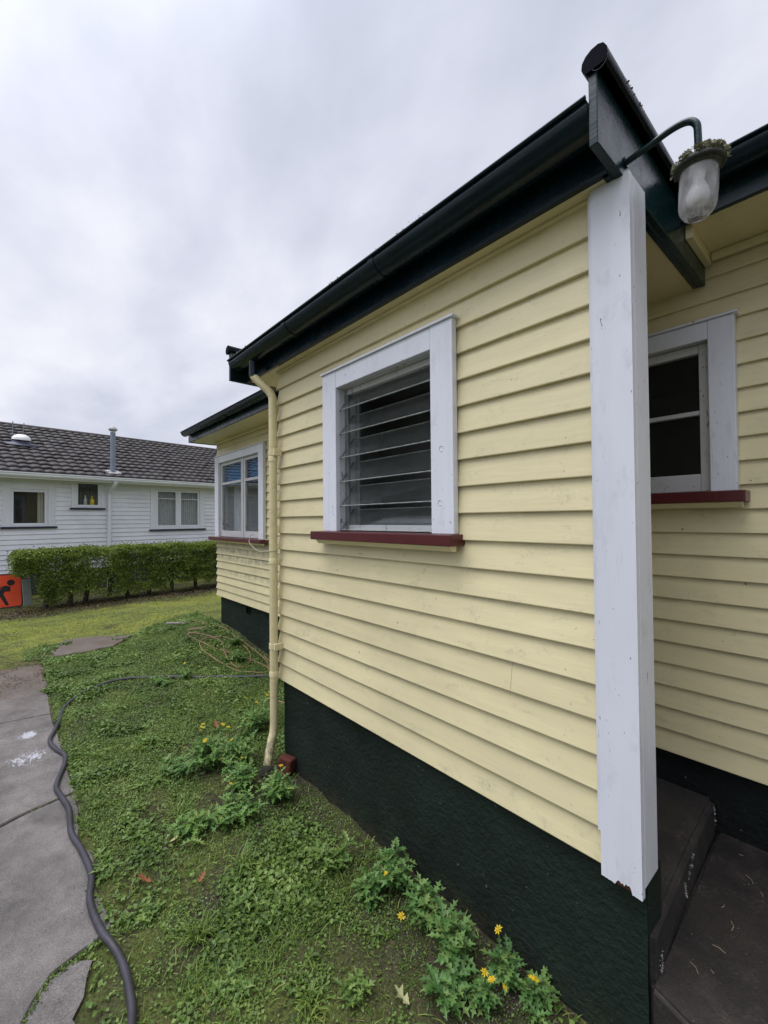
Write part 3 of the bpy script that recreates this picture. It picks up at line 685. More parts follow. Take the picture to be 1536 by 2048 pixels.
weed('flowering_weed', 'weed with the highest yellow flower near the lower corner of the foundation', .90, 1.33, .10, .05, 6, M_weedb, [(-.02, -.0, .16, 1.2)], GW, Lf=.045)
weed('flowering_weed', 'low weed with three yellow flowers at the bottom edge of the picture', .90, 1.22, .08, .05, 6, M_weedb, [(.0, .0, .10, 1.0), (.035, -.01, .11, 1.1), (.07, .01, .10, .8)], GW, Lf=.045)
weed('flowering_weed', 'weed with the large rightmost yellow flower against the foundation', .78, 1.34, .08, .06, 6, M_weedb, [(.01, -.03, .12, 1.35)], GW, Lf=.045)
GL = 'small weeds in the lawn'
weed('leafy_weed', 'small weed with yellow flowers where the black hose crosses the lawn', 4.85, 1.42, .12, .14, 9, M_weed, [(0, 0, .15, 1.1), (.08, .05, .14, 1.1), (.15, .1, .13, 1.1)], GL)
weed('leafy_weed', 'leafy weed left of the spot where the black hose goes under the grass', 4.75, 1.20, .09, .12, 8, M_weed, [], GL)
weed('leafy_weed', 'weed growing through the tan hose beside the far foundation', 4.85, 2.02, .14, .12, 9, M_weed, [], GL)
weed('leafy_weed', 'second weed among the tan hose loops, close to the vent', 5.35, 2.16, .12, .1, 8, M_weed, [], GL)
weed('leafy_weed', 'flat rosette weed near the concrete edge in the lower left lawn', 2.60, .52, .05, .07, 6, M_weedy, [], GL, lobes=2)
weed('leafy_weed', 'pale rosette weed between the black hose and the oak leaf', 2.06, .44, .045, .06, 6, M_weedy, [], GL, lobes=2, Lf=.045)
weed('leafy_weed', 'broad leaved weed in the middle of the lower lawn', 1.82, .78, .055, .07, 6, M_weedy, [], GL, lobes=2, Lf=.05)
weed('leafy_weed', 'weed at the lower edge of the lawn right of the black hose', 1.52, .60, .05, .06, 6, M_weedy, [], GL, lobes=2, Lf=.045)
weed('leafy_weed', 'bright green weed on the bare soil below the tall grey green weeds', 1.22, .92, .06, .06, 6, M_weedy, [], GL, lobes=2, Lf=.04)
weed('leafy_weed', 'pale weed leaning over the concrete against the black hose', 2.42, .36, .05, .05, 5, M_weedy, [], GL, lobes=2, Lf=.04)
weed('leafy_weed', 'small weed in the upper lawn midway between hose and path edge', 3.65, .80, .05, .08, 6, M_weed, [], GL, lobes=2, Lf=.045)
weed('leafy_weed', 'broad leafed weed patch in the centre of the lawn', 3.05, .68, .05, .10, 7, M_weedy, [], GL, lobes=2, Lf=.045)
def tuft(label, A, B, n, h):
    r = np.random.default_rng(int(A*999)); z = float(gz(A, B)); root = empty('grass_tuft', (-A, B, z), 0, label=label, cat='grass tuft', group='coarse grass tufts')
    P = np.stack([r.normal(0, .018, n), r.normal(0, .018, n), np.full(n, -.005)], 1); a = r.uniform(0, 2*PI, n); e = r.uniform(.35, 1.25, n)
    D = np.stack([np.cos(a)*np.cos(e), np.sin(a)*np.cos(e), np.sin(e)], 1); L = (h*r.uniform(.6, 1.2, n))[:, None]
    Sd = norm(np.cross(D, np.tile([0, 0, 1.], (n, 1)))); w = .0045
    m1 = P+D*L*.5; D2 = D.copy(); D2[:, 2] -= .5; D2 = norm(D2); m2 = m1+D2*L*.35; D3 = D2.copy(); D3[:, 2] -= .6; tip = m2+norm(D3)*L*.25
    V = np.stack([P-Sd*w*.5, P+Sd*w*.5, m1+Sd*w*.5, m2+Sd*w*.35, tip, m2-Sd*w*.35, m1-Sd*w*.5], 1).reshape(-1, 3); b = np.arange(n)*7
    F = np.concatenate([np.stack([b, b+1, b+2, b+6], 1), np.stack([b+6, b+2, b+3, b+5], 1)]); F3 = np.stack([b+5, b+3, b+4, b+4], 1)
    me = bpy.data.meshes.new('blades'); me.from_pydata(V.tolist(), [], [tuple(f) for f in F.tolist()]+[tuple(f[:3]) for f in F3.tolist()]); link('blades', me, M_blade, root)
tuft('coarse grass tuft with long blades in the middle of the lawn', 2.62, .74, 60, .11)
tuft('grass tuft near the bottom of the lawn right of the black hose', 1.80, .58, 55, .10)
tuft('grass tuft between the oak leaves and the foundation', 2.02, .85, 50, .10)
tuft('short grass tuft at the edge of the concrete beside the hose bend', 2.98, .42, 45, .06)
tuft('low grass tuft on bare soil near the bottom of the picture', 1.28, .78, 45, .07)
# pale crumbs and moss on the bare earth at the foot of the wall
def crumbs(name, label, cat, mat, n, A0, A1, B0, B1, s0, s1, seed, thr):
    r = np.random.default_rng(seed); A = r.uniform(A0, A1, n); B = r.uniform(B0, B1, n); k = vnoise(A, B, 8, seed) > thr; A, B = A[k], B[k]; n = len(A)
    P = np.stack([-A, B, gz(A, B)+r.uniform(0, .004, n)], 1); a = r.uniform(0, 2*PI, n); D = norm(np.stack([np.cos(a), np.sin(a), r.uniform(-.1, .6, n)], 1)); Nn = norm(np.cross(D, r.normal(0, 1, (n, 3))))
    L = r.uniform(s0, s1, n); V, F = kites(P, D, Nn, L, L*.75); tag(mesh_np(name, V, F, mat), label, cat, kind='stuff')
crumbs('soil_moss', 'low green moss on the bare earth along the foot of the front wall', 'moss', M_clover, 26000, .5, 2.6, .9, 1.42, .003, .009, 51, .40)
crumbs('pale_crumbs', 'pale flakes of paint and lichen on the earth beside the front wall', 'debris', simple('pale_flakes', (.30, .31, .28), .8), 2600, .7, 2.4, 1.0, 1.42, .002, .006, 52, .62)
crumbs('soil_crumb', 'dark crumbs of soil on the bare earth beside the front wall', 'soil', M_litter, 9000, .6, 2.8, .6, 1.42, .003, .009, 53, .35)
r_ = np.random.default_rng(61); n = 3500; A = r_.uniform(1.2, 6.4, n); B = r_.uniform(-.4, .3, n); kk = (vnoise(A, B, 3, 6)+.5*ss(B, -.1, .3)) > .72; A, B = A[kk], B[kk]; n = len(A)
P = np.stack([-A, B, np.full(n, .0035)], 1); a = r_.uniform(0, 6.3, n); D = norm(np.stack([np.cos(a), np.sin(a), r_.uniform(0, .4, n)], 1)); Nn = norm(np.stack([r_.normal(0, .3, n), r_.normal(0, .3, n), np.ones(n)], 1)); L = r_.uniform(.002, .008, n)
V, F_ = kites(P, D, Nn, L, L*.7); tag(mesh_np('path_grit', V, F_, M_litter), 'fine dark grit and leaf crumbs lying on the concrete path', 'litter', kind='stuff')
cr_ = [((3.26, .31), (3.21, .08)), ((3.21, .08), (3.1, -.1)), ((2.03, .24), (2.01, .13)), ((2.01, .13), (1.87, .035)), ((1.87, .035), (1.6, -.34)), ((4.71, .28), (4.77, -.05))]
PP = []
for (p_, q_) in cr_:
    t = r_.random((110, 1)); t = t[vnoise(t*5+p_[0], t*0, 2.5, 3) > .42][:, None] if False else t
    PP.append(np.array(p_)*(1-t)+np.array(q_)*t+r_.normal(0, .006, (len(t), 2)))
PP = np.concatenate(PP); PP = PP[vnoise(PP[:, 0], PP[:, 1], 12, 2) > .5]; n = len(PP); P = np.stack([-PP[:, 0], PP[:, 1], np.full(n, -.004)], 1); D = norm(r_.normal(0, 1, (n, 3))*[1, 1, .4]+[0, 0, .5]); Nn = norm(np.cross(D, r_.normal(0, 1, (n, 3)))); L = r_.uniform(.006, .013, n)
V, F_ = kites(P, D, Nn, L, L*.6); tag(mesh_np('crack_moss', V, F_, M_clover), 'green moss growing in the cracks of the concrete path', 'moss', kind='stuff')
# fallen leaves
def fallen(label, A, B, L, mat, rz, lobes=3):
    root_z = float(gz(A, B))+.022; V = []; F = []; rnd = random.Random(int(A*100))
    leaf_geo(V, F, Matrix.Identity(4), L*1.15, L*.9, lobes, -.35, rnd)
    me = bpy.data.meshes.new('fallen_leaf'); me.from_pydata([tuple(v) for v in V], [], F); o = link('fallen_leaf', me, mat)
    o.location = (-A, B, root_z); o.rotation_euler = (.25, .15, rz); tag(o, label, 'leaf', 'fallen leaves')
fallen('orange brown oak leaf lying on the grass near the black hose', 2.21, .50, .06, M_dead, 2.6)
fallen('small dark red leaf just right of the orange oak leaf', 2.05, .66, .035, M_dead, .6)
fallen('orange dead leaf on the lawn left of the flowering weeds', 3.48, 1.26, .06, M_dead, 1.6, 2)
fallen('pale yellow green leaf lying below the weed clump', 2.42, .64, .06, M_pale, -1.2, 2)
fallen('yellow green leaf at the very bottom edge of the picture', 1.06, 1.02, .055, M_pale, 2.0, 2)

# ------------------------------------------------------------------ THE CREAM HOUSE
BW = 1.425      # front wall plane of the projecting bay
BR = 2.345      # rear wall plane
AL, AR = 2.715, .575   # bay wall ends
AF = 6.42       # far corner of the house
house = empty('weatherboard_house', (0, 0, 0), label='cream weatherboard house with dark green gutters, white trimmed windows and a projecting bay', cat='house')
LOU = (1.262, 1.975, -.06, .735)          # louvre opening  A0, A1, h0, h1
RW = (.47, 1.20, .10, .772)               # porch window opening
FWI = (4.93, 6.24, -.225, .83)            # far wing window opening
X = Vector((1, 0, 0)); Y = Vector((0, 1, 0)); Z = Vector((0, 0, 1))
# front wall of the bay (u runs +x = decreasing A)
mb = MB()
o0 = W(AL, BW, -1.085); Lw = AL-AR
clad(mb, o0, X, -Y, Lw, Z0M, EYE+1.03, COVM, [(AL-LOU[1]-.022, AL-LOU[0]+.022, EYE+LOU[2]-.01, EYE+LOU[3]+.022)], m0=1, seed=4, T=.0205)
mb.build('wall', M_board, house)
mb = MB()   # left return of the bay
clad(mb, W(AL, BR, -1.085), -Y, -X, BR-BW, Z0M, EYE+1.03, COVM, m1=1, joints=False, T=.0205)
mb.build('wall', M_board, house)
mb = MB()   # right return of the enclosed room, inside the porch
clad(mb, W(1.13, BW+.12, -1.085), Y, X, BR-BW-.12, Z0M, EYE+1.03, COVM, joints=False)
mb.build('wall', M_board, house)
mb = MB()   # rear wall: from far corner to beyond the right of the picture
clad(mb, W(AF, BR, -1.095), X, -Y, AF-AL, Z0R, EYE+1.15, COVR, [(AF-FWI[1]-.022, AF-FWI[0]+.022, EYE+FWI[2]-.01, EYE+FWI[3]+.022)], m0=1, seed=9)
mb.build('wall', M_board_rear, house)
mb = MB()
clad(mb, W(AL, BR, -1.095), X, -Y, AL+3.5, Z0R, EYE+1.15, COVR, [(AL-RW[1]-.022, AL-RW[0]+.022, EYE+RW[2]-.01, EYE+RW[3]+.022)], seed=12)
mb.build('wall', M_board_rear, house)
mb = MB()
clad(mb, W(AF, 9.0, -1.095), -Y, -X, 9.0-BR, Z0R, EYE+1.15, COVR, m1=1, joints=False)
mb.build('wall', M_board_rear, house)
# wall linings / room boxes behind the openings
def lining(mb, A0, A1, B, h0, h1, hole, th=.02):
    a0, a1, z0, z1 = hole; a0 -= .019; a1 += .019; z1 += .009
    mb.abox(A0, a0, B, B+th, h0, h1); mb.abox(a1, A1, B, B+th, h0, h1)
    mb.abox(a0, a1, B, B+th, h0, z0); mb.abox(a0, a1, B, B+th, z1, h1)
mb = MB()
lining(mb, AR, AL-.002, BW+.001, -1.08, 1.028, (LOU[0], LOU[1], LOU[2]-.03, LOU[3]+.01), .09)
mb.abox(1.135, 1.16, BW+.1, BR-.005, -1.08, 1.028)                      # right side of the room
mb.abox(AL-.03, AL-.004, BW+.1, BR-.005, -1.08, 1.028)
mb.abox(1.17, AL-.04, BR-.03, BR-.004, -1.08, 1.028)                    # back
mb.abox(1.17, AL-.04, BW+.1, BR-.04, .93, .95); mb.abox(1.17, AL-.04, BW+.1, BR-.04, -.98, -.96)
mb.each('interior_wall', M_room, house)
mb = MB(); mb.abb(1.17, 2.55, BR-.30, BR-.035, -.10, -.04, .006); mb.abb(1.75, 1.80, BR-.06, BR-.035, -.02, .9, .004); mb.each('interior_ledge', M_ledge, house)
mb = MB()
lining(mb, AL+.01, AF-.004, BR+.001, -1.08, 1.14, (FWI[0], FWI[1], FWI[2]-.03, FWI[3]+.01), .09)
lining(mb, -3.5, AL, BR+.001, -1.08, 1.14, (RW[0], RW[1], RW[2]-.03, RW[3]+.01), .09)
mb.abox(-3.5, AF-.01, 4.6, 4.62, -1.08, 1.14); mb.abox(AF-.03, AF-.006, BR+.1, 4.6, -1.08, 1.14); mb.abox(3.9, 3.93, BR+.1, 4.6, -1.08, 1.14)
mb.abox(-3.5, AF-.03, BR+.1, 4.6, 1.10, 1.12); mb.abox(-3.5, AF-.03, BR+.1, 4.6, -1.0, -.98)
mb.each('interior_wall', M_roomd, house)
# foundation
mb = MB()
def rough_wall(mb, A0, A1, B, h0, h1, th, nrm=-1, holes=None):
    """front skin with slight unevenness, facing -B"""
    nx = max(2, int(abs(A1-A0)/.05)); nz = max(2, int(abs(h1-h0)/.05)); vs = []
    for i in range(nx+1):
        for j in range(nz+1):
            a = A0+(A1-A0)*i/nx; h = h0+(h1-h0)*j/nz; d = float(vnoise(a, h, 7, 3)-.5)*.010+float(vnoise(a, h, 19, 6)-.5)*.004
            vs.append(W(a, B+d, h))
    mb.add(vs, [(i*(nz+1)+j, (i+1)*(nz+1)+j, (i+1)*(nz+1)+j+1, i*(nz+1)+j+1) for i in range(nx) for j in range(nz)], True)
rough_wall(mb, .470, AL-.02, BW+.008, -1.9, -1.088, 0)
mb.abox(.471, AL-.021, BW+.02, BW+.14, -1.9, -1.089)
mb.abox(AL-.14, AL-.021, BW+.141, BR+.02, -1.9, -1.089)
mb.build('foundation', M_found, house)
mb = MB()
va0, va1, vh0, vh1 = 5.33, 5.50, -1.225, -1.125
for (a0, a1, h0, h1) in ((AL, va0, -1.9, -1.096), (va1, AF-.045, -1.9, -1.096), (va0, va1, -1.9, vh0), (va0, va1, vh1, -1.096)):
    rough_wall(mb, a0, a1, BR+.03, h0, h1, 0)
mb.abox(AL, AF-.05, BR+.12, BR+.2, -1.9, -1.1); mb.abox(va0-.01, va0, BR+.035, BR+.12, vh0, vh1); mb.abox(va1, va1+.01, BR+.035, BR+.12, vh0, vh1)
mb.abox(va0, va1, BR+.04, BR+.12, vh0-.01, vh0); mb.abox(va0, va1, BR+.04, BR+.12, vh1, vh1+.01)
mb.abox(AF-.16, AF-.045, BR+.04, 9, -1.9, -1.1)
fo = mb.build('foundation', M_found, house)
mb = MB(); mb.abox(va0+.002, va1-.002, BR+.09, BR+.1, vh0+.002, vh1-.002)
for i in range(5): mb.abb(va0+.004, va1-.004, BR+.052, BR+.06, vh0+.012+i*.019, vh0+.018+i*.019, .001)
mb.build('vent', M_foundb, fo)
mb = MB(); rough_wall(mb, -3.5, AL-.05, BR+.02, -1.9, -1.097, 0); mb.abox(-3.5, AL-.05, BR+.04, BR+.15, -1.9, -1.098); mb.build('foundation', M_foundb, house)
# corner post (boxed) with scribe strip
mb = MB(); P0, P1 = .4635, .5775
hb = -1.098
# ragged lower edge on the front face
rnd = random.Random(5); n = 26; top = 1.03; xs_ = [P0+(P1-P0)*i/n for i in range(n+1)]
bot = [hb+(.012 if i < 3 or i > 23 else 0)*0+((.010+rnd.uniform(0, .012)) if 6 < i < 17 else rnd.uniform(0, .002))-(.010*(1-i/n)) for i in range(n+1)]
vs = []
for yb in (1.380, 1.402):
    for i in range(n+1): vs += [W(xs_[i], yb, bot[i]), W(xs_[i], yb, top)]
m_ = 2*(n+1); fs = [(2*i, 2*i+2, 2*i+3, 2*i+1) for i in range(n)]+[(m_+2*i, m_+2*i+1, m_+2*i+3, m_+2*i+2) for i in range(n)]+[(2*i, m_+2*i, m_+2*i+2, 2*i+2) for i in range(n)]
fs += [(0, 1, m_+1, m_), (2*n, m_+2*n, m_+2*n+1, 2*n+1)]
mb.add(vs, fs)
mb.abb(P0-.0005, P0+.021, 1.4035, 1.515, -1.085, 1.029, .003)       # side board
mb.abb(P0+.002, P1-.002, 1.494, 1.516, -1.08, 1.0285, .003)          # back board
mb.abb(P1-.022, P1-.003, 1.4035, 1.4935, -1.08, 1.028, .002)
mb.abb(P1+.0005, P1+.014, 1.393, 1.4235, -.975, 1.028, .002)           # scribe strip
post = mb.build('corner_post', M_white, house)
mb = MB(); mb.abb(P0+.012, P0+.075, 1.384, 1.40, -1.102, -1.082, .003); mb.build('rotten_wood', simple('rotten_brown_wood', (.085, .028, .015), .9, .2, .4, 30, .6), post)
# soffits and fascias
mb = MB(); mb.abox(.505, 3.075, 1.357, BR-.0, 1.031, 1.045); mb.build('soffit', M_cream, house)
mb = MB(); mb.abox(AL+.02, AF+.15, 2.002, BR-.001, 1.150, 1.165); mb.abox(-3.5, .480, 2.002, BR-.001, 1.150, 1.165); mb.abox(AF+.03, AF+.15, BR+.0, 9, 1.151, 1.166)
mb.abb(AL+.02, AF, BR-.045, BR-.0215, 1.115, 1.149, .006); mb.abb(-3.5, .455, BR-.045, BR-.0215, 1.115, 1.149, .006)
mb.abox(.456, .478, 2.02, BR-.03, 1.10, 1.149)
mb.each('soffit', M_cream, house)
mb = MB(); mb.abb(.505, 3.076, 1.333, 1.356, 1.024, 1.16, .003); mb.build('fascia', M_green, house)
mb = MB(); mb.abb(3.12, AF+.165, 1.980, 2.001, 1.14, 1.27, .003); mb.abb(-3.5, .478, 1.980, 2.001, 1.14, 1.27, .003); mb.abb(AF+.151, AF+.166, 2.002, 9, 1.14, 1.27, .003); mb.each('fascia', M_greenl, house)
def gutter(A0, A1, Bf, hc, r, joints=(), stops=True):
    """half round gutter in front of fascia face Bf"""
    m = MB(); cB = Bf-r-.002
    prof = []
    for k in range(13):
        a = PI+PI*k/12; prof.append((math.cos(a)*r, math.sin(a)*r))
    prof2 = [(u*.95, v*.95) for u, v in reversed(prof)]
    bead = [(-r-.004+.006*math.cos(q), .004+.006*math.sin(q)) for q in (2*PI*k/10 for k in range(10))]
    full = prof+prof2
    m.extrude(full, W(A0, cB, hc), W(A1, cB, hc), Y, Z, True, True)
    m.extrude(bead, W(A0, cB, hc), W(A1, cB, hc), Y, Z, True, True)
    m.extrude([(r*.96, -.004), (r+.001, -.004), (r+.001, .012), (r*.96, .012)], W(A0, cB, hc), W(A1, cB, hc), Y, Z)
    for j in joints:
        jp = [(u*1.045, v*1.045-.0005) for u, v in prof]+[(u*1.003, v*1.003) for u, v in reversed(prof)]
        m.extrude(jp, W(j-.018, cB, hc), W(j+.018, cB, hc), Y, Z, True, True)
    if stops:
        for e in (A0, A1): m.add([W(e, cB+u, hc+v) for u, v in prof], [tuple(range(13))])
    return m.build('gutter', M_green, house)
g1 = gutter(.507, 3.074, 1.332, 1.155, .066, (2.25, 1.45))
g2 = gutter(3.13, AF+.14, 1.979, 1.272, .055, (5.8, 5.0))
g3 = gutter(-3.5, .475, 1.979, 1.272, .055, (-1.0,))
# moss along the gutter lip
def moss(A0, A1, B, h, n, seed, gut):
    r = np.random.default_rng(seed); A = r.uniform(A0, A1, n); A = A[vnoise(A, A*0, 6, seed) > .62]; n = len(A)
    P = np.stack([-A, B+r.normal(0, .006, n), EYE+h+r.uniform(-.004, .006, n)], 1); a = r.uniform(0, 2*PI, n)
    D = norm(np.stack([np.cos(a), np.sin(a), r.uniform(0, 1.5, n)], 1)); Nn = norm(np.cross(D, r.normal(0, 1, (n, 3)))); L = r.uniform(.005, .012, n)
    V, F = kites(P, D, Nn, L, L*.8); tag(mesh_np('moss', V, F, M_lichen, gut), kind='stuff')
moss(.51, 3.07, 1.198, 1.163, 350, 3, g1)
# barge boards at both ends of the bay with rolled metal capping
def barge(A0, A1, B0, B1, side):
    m = MB(); m.abb(A0, A1, B0, B1, 1.022, 1.24, .003)
    m.abb(A1+.0005 if side > 0 else A0-.0225, A1+.0225 if side > 0 else A0-.0005, B0+.13, B1, 1.024, 1.03+.10, .003)
    b = m.build('barge_board', M_greenl, house)
    c = MB(); Ac = (A0+A1)/2-side*.012
    pf = [(-.034, -.014), (-.038, -.002), (-.036, .014), (-.026, .027), (-.010, .035), (.008, .036), (.022, .029), (.030, .014), (.032, -.002), (.029, -.016), (.022, -.022), (-.024, -.022)]; cx = W(Ac, B0-.008, 1.245); c.extrude(pf, cx, W(Ac, B1, 1.245), X, Z, True, True)
    cx = W(Ac, B0-.008, 1.245); c.extrude(pf, cx, W(Ac, B1, 1.245), X, Z, True, True)
    ring = [(.040*math.cos(q)*.62+.010, .034*math.sin(q)) for q in [-2.9+2.9*k/14 for k in range(15)]]
    c.tube([cx+X*(u*side)+Z*v-Y*.0005 for u, v in ring], .0007, 5)
    rc = c.build('ridge_cap', M_green, b); e_ = MB(); e_.extrude([(u*.99, v*.99) for u, v in pf], cx-Y*.0015, cx+Y*.004, X, Z); e_.build('cap_end', M_capend, rc)
    return b
bR = barge(.480, .504, 1.205, 2.325, 1)
bL = barge(3.078, 3.102, 1.215, 2.32, -1)
r_ = np.random.default_rng(4); n = 500; Bs = r_.uniform(1.3, 2.3, n); Bs = Bs[vnoise(Bs, Bs*0, 9, 6) > .66]; n = len(Bs)
ta = r_.uniform(.0, 1.5, n); P = np.stack([-.480+.029*np.cos(ta), Bs, EYE+1.245+.033*np.sin(ta)], 1); D = norm(r_.normal(0, 1, (n, 3))+np.array([0, 0, .6])); Nn = norm(np.cross(D, r_.normal(0, 1, (n, 3)))); L = r_.uniform(.004, .011, n)
V, F_ = kites(P, D, Nn, L, L*.8); tag(mesh_np('moss', V, F_, M_lichen, bR), kind='stuff')
# roofs
mb = MB(); mb.add([W(.51, 1.26, 1.17), W(3.07, 1.26, 1.17), W(3.07, 2.6, 1.22), W(.51, 2.6, 1.22), W(.51, 1.26, 1.158), W(3.07, 1.26, 1.158), W(3.07, 2.6, 1.208), W(.51, 2.6, 1.208)],
       [(0, 1, 2, 3), (7, 6, 5, 4), (0, 4, 5, 1), (3, 2, 6, 7), (0, 3, 7, 4), (1, 5, 6, 2)])
p2 = [W(AF+.16, 1.96, 1.285), W(-3.5, 1.96, 1.285), W(-3.5, 5.9, 2.66), W(AF-3.8, 5.9, 2.66), W(AF+.16, 9.5, 1.285)]
mb.add(p2+[v-Z*.02 for v in p2], [(0, 1, 2, 3), (8, 7, 6, 5), (0, 5, 6, 1), (0, 3, 4), (5, 9, 8)])
mb.build('roof', M_iron, house)
# ---- windows
def casing(A0, A1, h0, h1, op, B, th, mat, parent, cap=True):
    a0, a1, z0, z1 = op; m = MB()
    m.abb(A0, a0, B, B+th, h0, h1, .003); m.abb(a1, A1, B, B+th, h0, h1, .003)
    m.abb(a0+.0005, a1-.0005, B+.001, B+th, z1, h1-.0005, .003)
    w = m.build('window', mat, parent)
    if cap:
        c = MB(); c.abb(A0-.012, A1+.008, B-.010, B+th, h1+.0005, h1+.011, .002); c.build('head_flashing', mat, w)
    return w
def jambs(op, B0, B1, mat, w, th=.018):
    a0, a1, z0, z1 = op; m = MB()
    m.abox(a0-.001, a0-th, B0, B1, z0, z1+th); m.abox(a1+.001, a1+th, B0, B1, z0, z1+th); m.abox(a0-.001, a1+.001, B0, B1, z1+.001, z1+th)
    return m.build('frame', mat, w)
def sill(A0, A1, B0, B1, h0, h1, w, mat=M_red, mould=True):
    m = MB(); m.abb(A0, A1, B0, B1, h0, h1, .004); m.build('sill', mat, w)
    if mould:
        m = MB(); m.extrude([(0, 0), (.045, 0), (.045, -.022), (.02, -.022)], W(A1-.04, B0+.012, h0-.0005), W(A0+.015, B0+.012, h0-.0005), Y, Z); m.build('sill_moulding', M_cream, w)
# louvre window
w1 = casing(1.138, 2.108, -.064, .832, LOU, 1.374, .030, M_white, house)
jambs(LOU, 1.4045, 1.53, M_white_old, w1)
sill(1.118, 2.170, 1.325, 1.51, -.112, -.0645, w1)
m = MB(); a0, a1, z0, z1 = LOU
m.abb(a0+.012, a1-.012, 1.442, 1.464, z0-.0, z0+.03, .002); m.abb(a0+.012, a1-.012, 1.442, 1.472, z1-.03, z1-.001, .002); m.each('louvre_rail', M_white_old, w1)
m = MB(); m.abb(a1-.030, a1-.001, 1.437, 1.454, z0+.001, z1-.031, .001); m.abb(a0+.001, a0+.030, 1.437, 1.454, z0+.001, z1-.031, .001)
m.abb(a1-.06, a1-.03, 1.492, 1.507, z0+.001, z1-.031, .001)
m.each('louvre_channel', M_alu, w1)
for i in range(6):
    hc = .618-i*.1335
    m = MB(); lo = W(a1-.012, 1.397, hc-.006); hi_ = W(a1-.012, 1.484, hc+.104); dvec = (hi_-lo); nn = Vector((0, -dvec.z, dvec.y)).normalized()*.0025
    p = [lo-nn, lo+nn, hi_+nn, hi_-nn]; q = [v+X*(a1-a0-.024) for v in p]
    m.add(p+q, [(0, 1, 5, 4), (1, 2, 6, 5), (2, 3, 7, 6), (3, 0, 4, 7), (0, 3, 2, 1), (4, 5, 6, 7)])
    bl = m.build('louvre_blade', M_glassd, w1)
    m = MB(); m.extrude([(-.0010, -.0026), (.0010, -.0026), (.0010, .0026), (-.0010, .0026)], lo-dvec.normalized()*.0013, lo+X*(a1-a0-.024)-dvec.normalized()*.0013, dvec.normalized(), nn.normalized()); m.build('ground_edge', M_edge, bl)
    m = MB(); m.extrude([(-.0008, -.0022), (.0008, -.0022), (.0008, .0022), (-.0008, .0022)], hi_+dvec.normalized()*.0010, hi_+X*(a1-a0-.024)+dvec.normalized()*.0010, dvec.normalized(), nn.normalized()); m.build('ground_edge', M_edge2, bl)
    m = MB()
    for ax in (a1-.0165, a0+.0165):
        lo2 = W(ax, 1.392, hc-.012); hi2 = W(ax, 1.488, hc+.110); 
        m.extrude([(-.003, -.004), (.003, -.004), (.003, .004), (-.003, .004)], lo2, hi2, X, Vector((0, -dvec.z, dvec.y)).normalized())
    m.each('blade_clip', M_alu, bl)
# screw plugs in the right hand casing
m = MB()
for h_, a_ in ((.296, 1.200), (.068, 1.210)):
    c = W(a_, 1.3735, h_); m.tube([c+X*.012*math.cos(t)+Z*.012*math.sin(t) for t in [2*PI*k/16 for k in range(14)]], .0015, 5)
m.each('screw_plug', M_white_old, w1)
def pane(A0, A1, B, h0, h1, w, mat=M_glass, name='pane'):
    m = MB(); m.abox(A0, A1, B, B+.004, h0, h1); return m.build(name, mat, w)
# porch window
w2 = casing(.378, 1.29, .108, .852, RW, 2.285, .045, M_white, house)
jambs(RW, 2.331, 2.42, M_white_old, w2)
sill(.345, 1.32, 2.235, 2.40, .060, .1075, w2)
m = MB(); a0, a1, z0, z1 = RW; y0, y1 = 2.325, 2.36
m.abb(a0+.002, a0+.042, y0, y1, z0+.012, z1-.002, .003); m.abb(a1-.042, a1-.002, y0, y1, z0+.012, z1-.002, .003)
m.abb(a0+.0425, a1-.0425, y0+.001, y1, z0+.012, z0+.09, .003); m.abb(a0+.0425, a1-.0425, y0+.001, y1, z1-.042, z1-.002, .003)
m.abb(a0+.0425, a1-.0425, y0+.004, y1, .455, .475, .003)
m.build('sash', M_white_old, w2)
pane(a0+.04, a1-.04, 2.345, z0+.08, .46, w2, M_glassk); pane(a0+.04, a1-.04, 2.345, .47, z1-.04, w2, M_glassk)
# far wing window
w3 = casing(4.80, 6.385, -.228, .925, FWI, 2.285, .042, M_white, house)
jambs(FWI, 2.328, 2.42, M_white_old, w3)
sill(4.74, 6.47, 2.22, 2.40, -.275, -.2285, w3)
a0, a1, z0, z1 = FWI; am = 5.46
m = MB(); m.abb(am-.02, am+.02, 2.315, 2.37, z0+.001, z1-.001, .003)
for (q0, q1) in ((a0+.002, am-.021), (am+.021, a1-.002)):
    m.abb(q0, q0+.045, 2.322, 2.355, z0+.002, z1-.002, .003); m.abb(q1-.045, q1, 2.322, 2.355, z0+.002, z1-.002, .003)
    m.abb(q0+.0455, q1-.0455, 2.323, 2.355, z0+.002, z0+.085, .003); m.abb(q0+.0455, q1-.0455, 2.323, 2.355, z1-.045, z1-.002, .003)
    m.abb(q0+.0455, q1-.0455, 2.318, 2.355, .51, .545, .003)
m.build('sash', M_white_old, w3)
for (q0, q1) in ((a0+.044, am-.064), (am+.064, a1-.044)):
    pane(q0, q1, 2.34, z0+.08, .515, w3); pane(q0, q1, 2.34, .54, z1-.04, w3)
